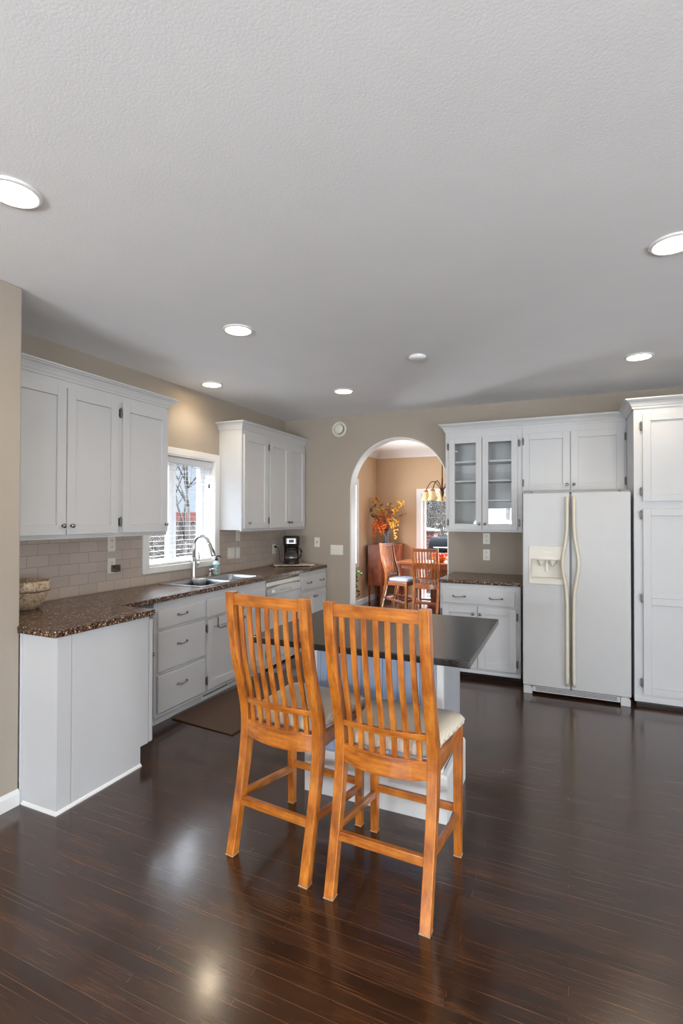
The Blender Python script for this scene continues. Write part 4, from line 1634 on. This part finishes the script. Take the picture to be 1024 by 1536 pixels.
# corner cabinet
bf = thing('sideboard', 'reddish wood corner sideboard on slim legs under the flowers', 'sideboard', (-3.0, 8.5, 0))
A_, B_, C_, D_, E_ = (-3.195, 8.29), (-2.955, 8.33), (-2.72, 8.60), (-2.72, 8.86), (-3.215, 8.86)
b = MB()
b.poly([A_, B_, C_, D_, E_], (), 0.31, 1.00)
body = b.build('body', M['cherry'], bf, 0.003)
b = MB()
off = [(-3.205, 8.27), (-2.945, 8.31), (-2.70, 8.59), (-2.70, 8.868), (-3.225, 8.868)]
b.poly(off, (), 1.0005, 1.025)
b.build('top', M['cherry'], bf, 0.004)
for x, y in ((-3.175, 8.32), (-2.962, 8.355), (-2.745, 8.61), (-2.745, 8.83), (-3.19, 8.83)):
    b = MB()
    b.loft([[(x + sx * r_, y + sy * r_, z) for sx, sy in ((-1, -1), (1, -1), (1, 1), (-1, 1))] for z, r_ in ((0.0, 0.016), (0.02, 0.018), (0.06, 0.012), (0.31, 0.020))])
    b.build('leg', M['cherry'], bf, 0.002)
dv = (Vector(C_) - Vector(B_))
ln = dv.length
dv.normalize()
nv = Vector((dv.y, -dv.x))
tfB = lambda u, v, w: (B_[0] + dv.x * u + nv.x * w, B_[1] + dv.y * u + nv.y * w, v)
b = MB(tfB)
b.poly([(0.02, 0.34), (ln - 0.02, 0.34), (ln - 0.02, 0.97), (0.02, 0.97)], [[(0.07, 0.40), (ln - 0.07, 0.40), (ln - 0.07, 0.91), (0.07, 0.91)]], 0.0005, 0.012)
dd = b.build('door', M['cherry'], body)
b = MB(tfB)
b.lathe([(0.008, 0.0125), (0.012, 0.02), (0.006, 0.028)], (0.045, 0.66, 0), (0, 0, 1), 10)
b.build('knob', M['darkhinge'], dd)

# flowers
vx, vy, vz = -2.945, 8.56, 1.0255
fl = thing('flower_arrangement', 'tall vase of orange and yellow autumn flowers on the corner sideboard', 'flowers', (vx, vy, vz))
b = MB()
b.lathe([(0.045, 0.0), (0.05, 0.01), (0.04, 0.10), (0.055, 0.22), (0.062, 0.235)], (vx, vy, vz), n=18)
b.build('vase', mat('smoky_blue_glass', C(96, 104, 112), 0.1, var=0.1), fl)
rnd = random.Random(3)
stems, leaves, orange, yellow, red = MB(), MB(), MB(), MB(), MB()


def leaf(mb, p, d, L, wd):
    d = Vector(d).normalized()
    s_ = d.orthogonal().normalized()
    s_ = (Matrix.Rotation(rnd.uniform(0, 6.28), 3, d) @ s_)
    u_ = d.cross(s_)
    P = Vector(p)
    vs = [P, P + d * L * 0.35 + s_ * wd + u_ * wd * 0.3, P + d * L * 0.7 + s_ * wd * 0.8, P + d * L + u_ * wd * 0.3, P + d * L * 0.7 - s_ * wd * 0.8, P + d * L * 0.35 - s_ * wd + u_ * wd * 0.3, P + d * L * 0.5 - u_ * wd * 0.25]
    mb.add(vs, [(0, 1, 6), (1, 2, 6), (2, 3, 6), (3, 4, 6), (4, 5, 6), (5, 0, 6)])


tips = []
for (tx, tz, ty) in ((-0.20, 0.80, 0.0), (0.33, 0.72, -0.05), (-0.36, 0.60, -0.02), (0.40, 0.52, -0.1), (-0.12, 0.62, -0.05), (0.10, 0.60, 0.05), (0.22, 0.62, -0.1), (0.0, 0.55, -0.15), (-0.26, 0.50, -0.12), (0.27, 0.45, -0.15), (-0.30, 0.72, 0.05), (0.05, 0.7, 0.0)):
    p0 = Vector((vx, vy, vz + 0.2))
    p2 = Vector((vx + tx * 0.85, vy + ty, vz + tz))
    p1 = (p0 + p2) / 2 + Vector((-tx * 0.12, 0, 0.08))
    pts = [p0 * (1 - t) ** 2 + p1 * 2 * t * (1 - t) + p2 * t * t for t in [i / 6 for i in range(7)]]
    stems.tube(pts, [0.006 - 0.0006 * i for i in range(7)], 5)
    tips.append(p2)
    for t in (0.45, 0.6, 0.75, 0.9, 1.0):
        p = p0 * (1 - t) ** 2 + p1 * 2 * t * (1 - t) + p2 * t * t
        for _ in range(3):
            leaf(rnd.choice([leaves, yellow, leaves, red]), p, (rnd.uniform(-1, 1), rnd.uniform(-1, 1), rnd.uniform(-0.4, 1)), rnd.uniform(0.05, 0.09), rnd.uniform(0.012, 0.022))
for p in (tips[0], tips[1], tips[6], tips[4]):
    for _ in range(16):
        leaf(yellow, p + Vector((rnd.uniform(-.06, .06), rnd.uniform(-.05, .05), rnd.uniform(-.08, .05))), (rnd.uniform(-1, 1), rnd.uniform(-1, 1), rnd.uniform(-0.6, 1)), rnd.uniform(0.04, 0.07), 0.018)


def cluster(mb, cx, cz, n, w0, L):
    for i in range(n):
        t = rnd.random()
        r_ = w0 * (1 - 0.75 * t)
        a = rnd.uniform(0, 2 * PI)
        mb.ico((cx + r_ * math.cos(a), vy - 0.16 + r_ * math.sin(a), cz - L * t), rnd.uniform(0.012, 0.019), 1)


cluster(orange, vx - 0.17, vz + 0.42, 46, 0.055, 0.28)
cluster(orange, vx - 0.02, vz + 0.36, 40, 0.09, 0.20)
cluster(yellow, vx + 0.17, vz + 0.45, 34, 0.09, 0.16)
cluster(yellow, vx + 0.22, vz + 0.42, 34, 0.05, 0.32)
for _ in range(30):
    leaf(red, (vx + rnd.uniform(-.18, .12), vy - 0.12, vz + rnd.uniform(.3, .5)), (rnd.uniform(-1, 1), -0.5, rnd.uniform(-1, 1)), 0.07, 0.02)
stems.build('stems', mat('dried_stem', C(84, 66, 52), 0.8), fl)
leaves.build('olive_leaves', mat('olive_leaf', C(112, 98, 58), 0.7, var=0.3), fl)
yellow.build('yellow_blossoms', mat('yellow_blossom', C(228, 172, 62), 0.6, var=0.2), fl)
orange.build('orange_blossoms', mat('orange_blossom', C(232, 106, 26), 0.6, var=0.2), fl)
red.build('rust_leaves', mat('rust_leaf', C(176, 74, 34), 0.6, var=0.3), fl)

# centerpiece on the table
ce = thing('centerpiece', 'orange wooden bowl with red flowers on the dining table', 'bowl', (-1.93, 8.30, 0.766))
b = MB()
b.lathe([(0.06, 0.0), (0.07, 0.004), (0.13, 0.05), (0.15, 0.09), (0.143, 0.09), (0.11, 0.045), (0.002, 0.02)], (-1.93, 8.30, 0.766), n=24)
b.build('bowl', mat('orange_lacquer', C(214, 118, 40), 0.4), ce)
b = MB()
for _ in range(40):
    b.ico((-1.93 + rnd.uniform(-.12, .12), 8.30 + rnd.uniform(-.1, .1), 0.766 + rnd.uniform(.07, .13)), rnd.uniform(.018, .03), 1)
b.build('blossoms', mat('red_blossom', C(226, 62, 26), 0.6, var=0.3), ce)

# potted plant on a stand behind the arch jamb
pp = thing('potted_plant', 'green trailing plant just inside the archway on the left', 'plant', (-3.05, 6.95, 0))
b = MB()
b.lathe([(0.10, 0.0), (0.10, 0.03), (0.03, 0.05), (0.03, 0.46), (0.11, 0.48), (0.11, 0.50)], (-3.05, 6.95, 0), n=20)
b.build('stand', M['cherry'], pp)
b = MB()
b.lathe([(0.07, 0.501), (0.10, 0.60), (0.105, 0.62), (0.095, 0.62), (0.09, 0.60), (0.002, 0.59)], (-3.05, 6.95, 0), n=20)
b.build('pot', mat('terracotta', C(160, 96, 66), 0.8), pp)
b, st_ = MB(), MB()
for k in range(9):
    a = rnd.uniform(-0.9, 0.7)
    L = rnd.uniform(0.12, 0.24)
    p0 = Vector((-3.05, 6.95, 0.60))
    p1 = p0 + Vector((math.cos(a) * L * 0.7, math.sin(a) * L * 0.7, rnd.uniform(0.06, 0.16)))
    p2 = p0 + Vector((math.cos(a) * L, math.sin(a) * L, rnd.uniform(-0.36, 0.06)))
    ps = [p0 * (1 - t) ** 2 + p1 * 2 * t * (1 - t) + p2 * t * t for t in [i / 9 for i in range(10)]]
    st_.tube(ps, 0.004, 5)
    for p in ps[1:]:
        for _ in range(4):
            leaf(b, p, (rnd.uniform(-1, 1), rnd.uniform(-1, 1), rnd.uniform(-.8, .8)), rnd.uniform(.035, .055), .016)
b.build('leaves', mat('plant_green', C(72, 112, 48), 0.5, var=0.35), pp)
st_.build('stems', mat('plant_stem', C(92, 84, 54), 0.7), pp)

# chandelier
hx, hy = -1.727, 7.60
ch = thing('chandelier', 'bronze dining chandelier with frosted bell shades seen through the archway', 'chandelier', (hx, hy, CE))
BR = mat('antique_bronze', C(88, 64, 44), 0.4, 0.85, var=0.2)
b = MB()
b.lathe([(0.06, -0.0005), (0.06, -0.012), (0.02, -0.03)], (hx, hy, CE), n=20)
b.build('canopy', BR, ch)
b = MB()
b.lathe([(0.006, 2.68), (0.006, 2.42), (0.012, 2.40), (0.007, 2.36), (0.012, 2.33), (0.008, 2.30), (0.008, 2.10), (0.012, 2.08), (0.010, 1.96), (0.022, 1.92), (0.03, 1.87), (0.02, 1.83), (0.006, 1.79), (0.010, 1.77), (0.003, 1.75)], (hx, hy, 0), n=12)
b.build('stem', BR, ch)
shade_m = mat('frosted_amber_glass', C(232, 200, 142), 0.5, var=0.03)
k_ = shade_m.node_tree.nodes['Principled BSDF']
k_.inputs['Emission Color'].default_value = (1.0, 0.80, 0.50, 1)
k_.inputs['Emission Strength'].default_value = 0.15
for k in range(5):
    a = math.radians(178 + 72 * k)
    cx, sx = math.cos(a), math.sin(a)
    b = MB()
    ps = []
    for i in range(11):
        t = i / 10
        rr_ = 0.02 + 0.235 * t
        zz = 1.90 + 0.17 * math.sin(PI * (0.02 + 0.88 * t)) - 0.04 * t
        ps.append((hx + cx * rr_, hy + sx * rr_, zz))
    b.tube(ps, 0.0065, 7)
    am = b.build('arm', BR, ch)
    b = MB()
    sxp, syp, szp = ps[-1]
    b.lathe([(0.008, 0.01), (0.03, 0.0), (0.036, -0.02), (0.03, -0.03)], (sxp, syp, szp), n=14)
    b.build('socket', M['stool'], am)
    b = MB()
    b.lathe([(0.034, -0.022), (0.044, -0.05), (0.058, -0.11), (0.080, -0.155), (0.076, -0.155), (0.054, -0.11), (0.03, -0.03)], (sxp, syp, szp), n=18)
    b.build('shade', shade_m, am)

# ------------------------------------------------------------------ outdoors
GZ = -0.55


def ground_mat():
    k = NT('winter_grass')
    v = k.coord()
    a = k.noise(v, 2.2, 6, 0.7)
    k.l(k.ramp(a, [(0.3, C(40, 36, 29)), (0.5, C(58, 52, 44)), (0.7, C(76, 70, 60))]), k.b.inputs['Base Color'])
    k.b.inputs['Roughness'].default_value = 1.0
    return k.m


b = MB()
nx, ny = 36, 36
vs, fs = [], []
for i in range(nx + 1):
    for j in range(ny + 1):
        x = -70 + 110 * i / nx
        y = -40 + 120 * j / ny
        inside = (-3.7 < x < 4.6) and (-4 < y < 9.4)
        z = GZ + 0.12 * math.sin(x * 0.7) * math.cos(y * 0.5)
        dd_ = max(-x - 14, y - 16, 0)
        z += min(dd_ * 0.025, 1.4)
        vs.append((x, y, z))
for i in range(nx):
    for j in range(ny):
        a = i * (ny + 1) + j
        fs.append((a, a + ny + 1, a + ny + 2, a + 1))
b.add(vs, fs, True)
struct('ground', b, ground_mat())

bark = mat('grey_bark', C(40, 34, 30), 0.95, var=0.25, vscale=20)
twig = mat('pale_twig', C(52, 46, 40), 0.95, var=0.35, vscale=9)


def bare_tree(name, label, cat, loc, H, seed, spread=0.6, depth=5, r0=0.10, lean=(0, 0, 0)):
    rn = random.Random(seed)
    o = thing(name, label, cat, loc)
    trunk, br = MB(), MB()

    def grow(p, d, L, r, lev):
        q = p + d * L
        mid = (p + q) / 2 + Vector((rn.uniform(-1, 1), rn.uniform(-1, 1), 0)) * L * 0.08
        (trunk if lev == 0 else br).tube([p, mid, q], [r, r * 0.85, r * 0.7], 6 if lev < 2 else 4)
        if lev >= depth:
            return
        for _ in range(3 if lev < 1 else rn.choice((3, 4))):
            nd = (d + Vector((rn.uniform(-1, 1), rn.uniform(-1, 1), rn.uniform(-0.25, 0.55))) * spread).normalized()
            grow(q, nd, L * rn.uniform(0.62, 0.88), max(r * (0.52 if lev < 2 else 0.66), 0.006), lev + 1)
    grow(Vector(loc), (Vector((0, 0, 1)) + Vector(lean)).normalized(), H * 0.25, r0, 0)
    trunk.build('trunk', bark, o)
    br.build('branches', bark, o)
    return o


bare_tree('bare_tree', 'leafless forked tree seen through the right pane of the sink window', 'tree', (-8.0, 9.1, GZ), 6.0, 8, 0.66, 6, 0.062, (-0.02, 0.05, 0))
bare_tree('bare_tree', 'leafless tree farther off behind the forked tree outside the sink window', 'tree', (-22.5, 26.0, GZ), 11.0, 12, 0.60, 6, 0.13)


def thicket(name, label, spots, H, seed):
    rn = random.Random(seed)
    b = MB()
    for cx, cy, rx, n in spots:
        for _ in range(n):
            a = rn.uniform(0, 2 * PI)
            r_ = math.sqrt(rn.random())
            p = Vector((cx + rx * r_ * math.cos(a), cy + rx * r_ * math.sin(a), GZ + rn.uniform(0, H * 0.85)))
            d = Vector((rn.uniform(-1, 1), rn.uniform(-1, 1), rn.uniform(-0.2, 1.6))).normalized()
            L = rn.uniform(0.4, 1.1)
            bend = Vector((rn.uniform(-1, 1), rn.uniform(-1, 1), rn.uniform(-1, 0.5))) * 0.2
            b.tube([p, p + d * L * 0.5 + bend * 0.3, p + d * L + bend], [0.014, 0.010, 0.004], 3, True, False)
    o = b.build(name, twig)
    o['kind'] = 'stuff'
    return tag(o, label, 'brush')


thicket('brush_thicket', 'tangle of pale bare brush beyond the patio door', [(-2.9, 15.2, 1.6, 1300), (-4.8, 16.4, 1.8, 1300), (-1.0, 15.8, 1.6, 800), (-6.6, 14.6, 1.6, 600)], 3.6, 4)
thicket('brush_thicket', 'low tangle of bare brush outside the sink window', [(-10.6, 12.6, 1.2, 700), (-9.6, 7.9, 1.3, 800), (-12.6, 10.8, 1.6, 900), (-14.5, 15.6, 2.0, 900), (-17, 13, 2.0, 900)], 1.7, 9)

# barn with red roof
bn = thing('barn', 'distant grey building with a red roof outside the sink window', 'building', (-31, 35, 0))
b = MB()
b.box(-36, 33, -0.6, -27.5, 39, 1.15)
b.build('walls', mat('barn_wall', C(36, 36, 40), 1.0, spec=0.0), bn)
b = MB(lambda u, v, w: (u, w, v))
b.add([(-36.4, 1.1, 32.6), (-27.1, 1.1, 32.6), (-27.1, 1.95, 36), (-36.4, 1.95, 36), (-36.4, 1.1, 39.4), (-27.1, 1.1, 39.4)], [(0, 1, 2, 3), (3, 2, 5, 4), (0, 3, 4), (1, 5, 2), (0, 4, 5, 1)])
b.build('roof', mat('red_roof', C(48, 24, 21), 1.0, spec=0.0), bn)

# brick post and grill on the patio
bp = thing('brick_post', 'dark red brick post with a pale cap outside the patio door', 'post', (-2.80, 10.9, GZ))


def brick_mat():
    k = NT('dark_red_brick')
    tc = k.n('TexCoord')
    sp = k.n('SeparateXYZ')
    cbn = k.n('CombineXYZ')
    k.l(tc.outputs['Object'], sp.inputs[0])
    ad = k.n('Math', operation='ADD')
    k.l(sp.outputs['X'], ad.inputs[0])
    k.l(sp.outputs['Y'], ad.inputs[1])
    k.l(ad.outputs[0], cbn.inputs['X'])
    k.l(sp.outputs['Z'], cbn.inputs['Y'])
    br = k.n('TexBrick')
    for n_, v_ in (('Scale', 1.0), ('Mortar Size', 0.006), ('Brick Width', 0.21), ('Row Height', 0.075)):
        br.inputs[n_].default_value = v_
    br.inputs['Color1'].default_value = C(56, 20, 18)
    br.inputs['Color2'].default_value = C(70, 28, 24)
    br.inputs['Mortar'].default_value = C(86, 80, 76)
    k.l(cbn.outputs[0], br.inputs['Vector'])
    k.l(br.outputs['Color'], k.b.inputs['Base Color'])
    k.b.inputs['Roughness'].default_value = 0.9
    return k.m


b = MB()
b.box(-3.0, 10.7, GZ, -2.62, 11.1, 1.20)
b.build('shaft', brick_mat(), bp)
b = MB()
b.loft([[(-3.04, 10.66, 1.201), (-2.58, 10.66, 1.201), (-2.58, 11.14, 1.201), (-3.04, 11.14, 1.201)], [(-3.04, 10.66, 1.235), (-2.58, 10.66, 1.235), (-2.58, 11.14, 1.235), (-3.04, 11.14, 1.235)],
        [(-2.83, 10.88, 1.28), (-2.79, 10.88, 1.28), (-2.79, 10.92, 1.28), (-2.83, 10.92, 1.28)]])
b.build('cap', mat('concrete_cap', C(92, 90, 84), 0.9), bp)
# patio slab
struct('patio_slab', MB().box(-3.6, YD + 0.16, GZ - 0.05, 1.5, 11.6, -0.02 - 0.1), mat('patio_concrete', C(70, 67, 62), 0.9))
gl_ = thing('barbecue_grill', 'dark blue-black lidded grill on the patio outside the dining door', 'grill', (-2.15, 10.35, -0.12))
b = MB()
rings = []
for x in (-2.58, -2.56, -1.78, -1.76):
    s_ = 0.93 if x in (-2.58, -1.76) else 1.0
    rings.append([(x, 10.35 + 0.27 * s_ * math.cos(a), 0.80 + 0.30 * s_ * math.sin(a)) for a in [PI * i / 12 for i in range(13)]])
b.loft(rings, True)
lidg = b.build('lid', mat('grill_enamel', C(9, 12, 16), 0.8, var=0.1, spec=0.05), gl_)
b = MB()
b.tube([(-2.45, 10.06, 0.9), (-2.45, 10.02, 0.9), (-1.89, 10.02, 0.9), (-1.89, 10.06, 0.9)], 0.012, 8)
b.build('handle', M['nickel'], lidg)
b = MB()
b.box(-2.60, 10.08, 0.74, -1.74, 10.62, 0.795)
b.build('firebox_rim', mat('grill_rim', C(84, 84, 84), 0.6, spec=0.2), gl_, 0.004)
b = MB()
b.box(-2.56, 10.10, 0.50, -1.78, 10.60, 0.74)
b.build('firebox', M['black'], gl_, 0.004)
b = MB()
b.box(-2.54, 10.12, 0.02, -1.80, 10.58, 0.50)
b.build('cart', mat('grill_cart', C(20, 23, 27), 0.6, spec=0.2), gl_, 0.004)
for x in (-2.52, -1.82):
    for y in (10.14, 10.56):
        b = MB()
        b.lathe([(0.03, 0), (0.03, 0.14)], (x, y, -0.1195), n=10)
        b.build('caster', M['rubber'], gl_)
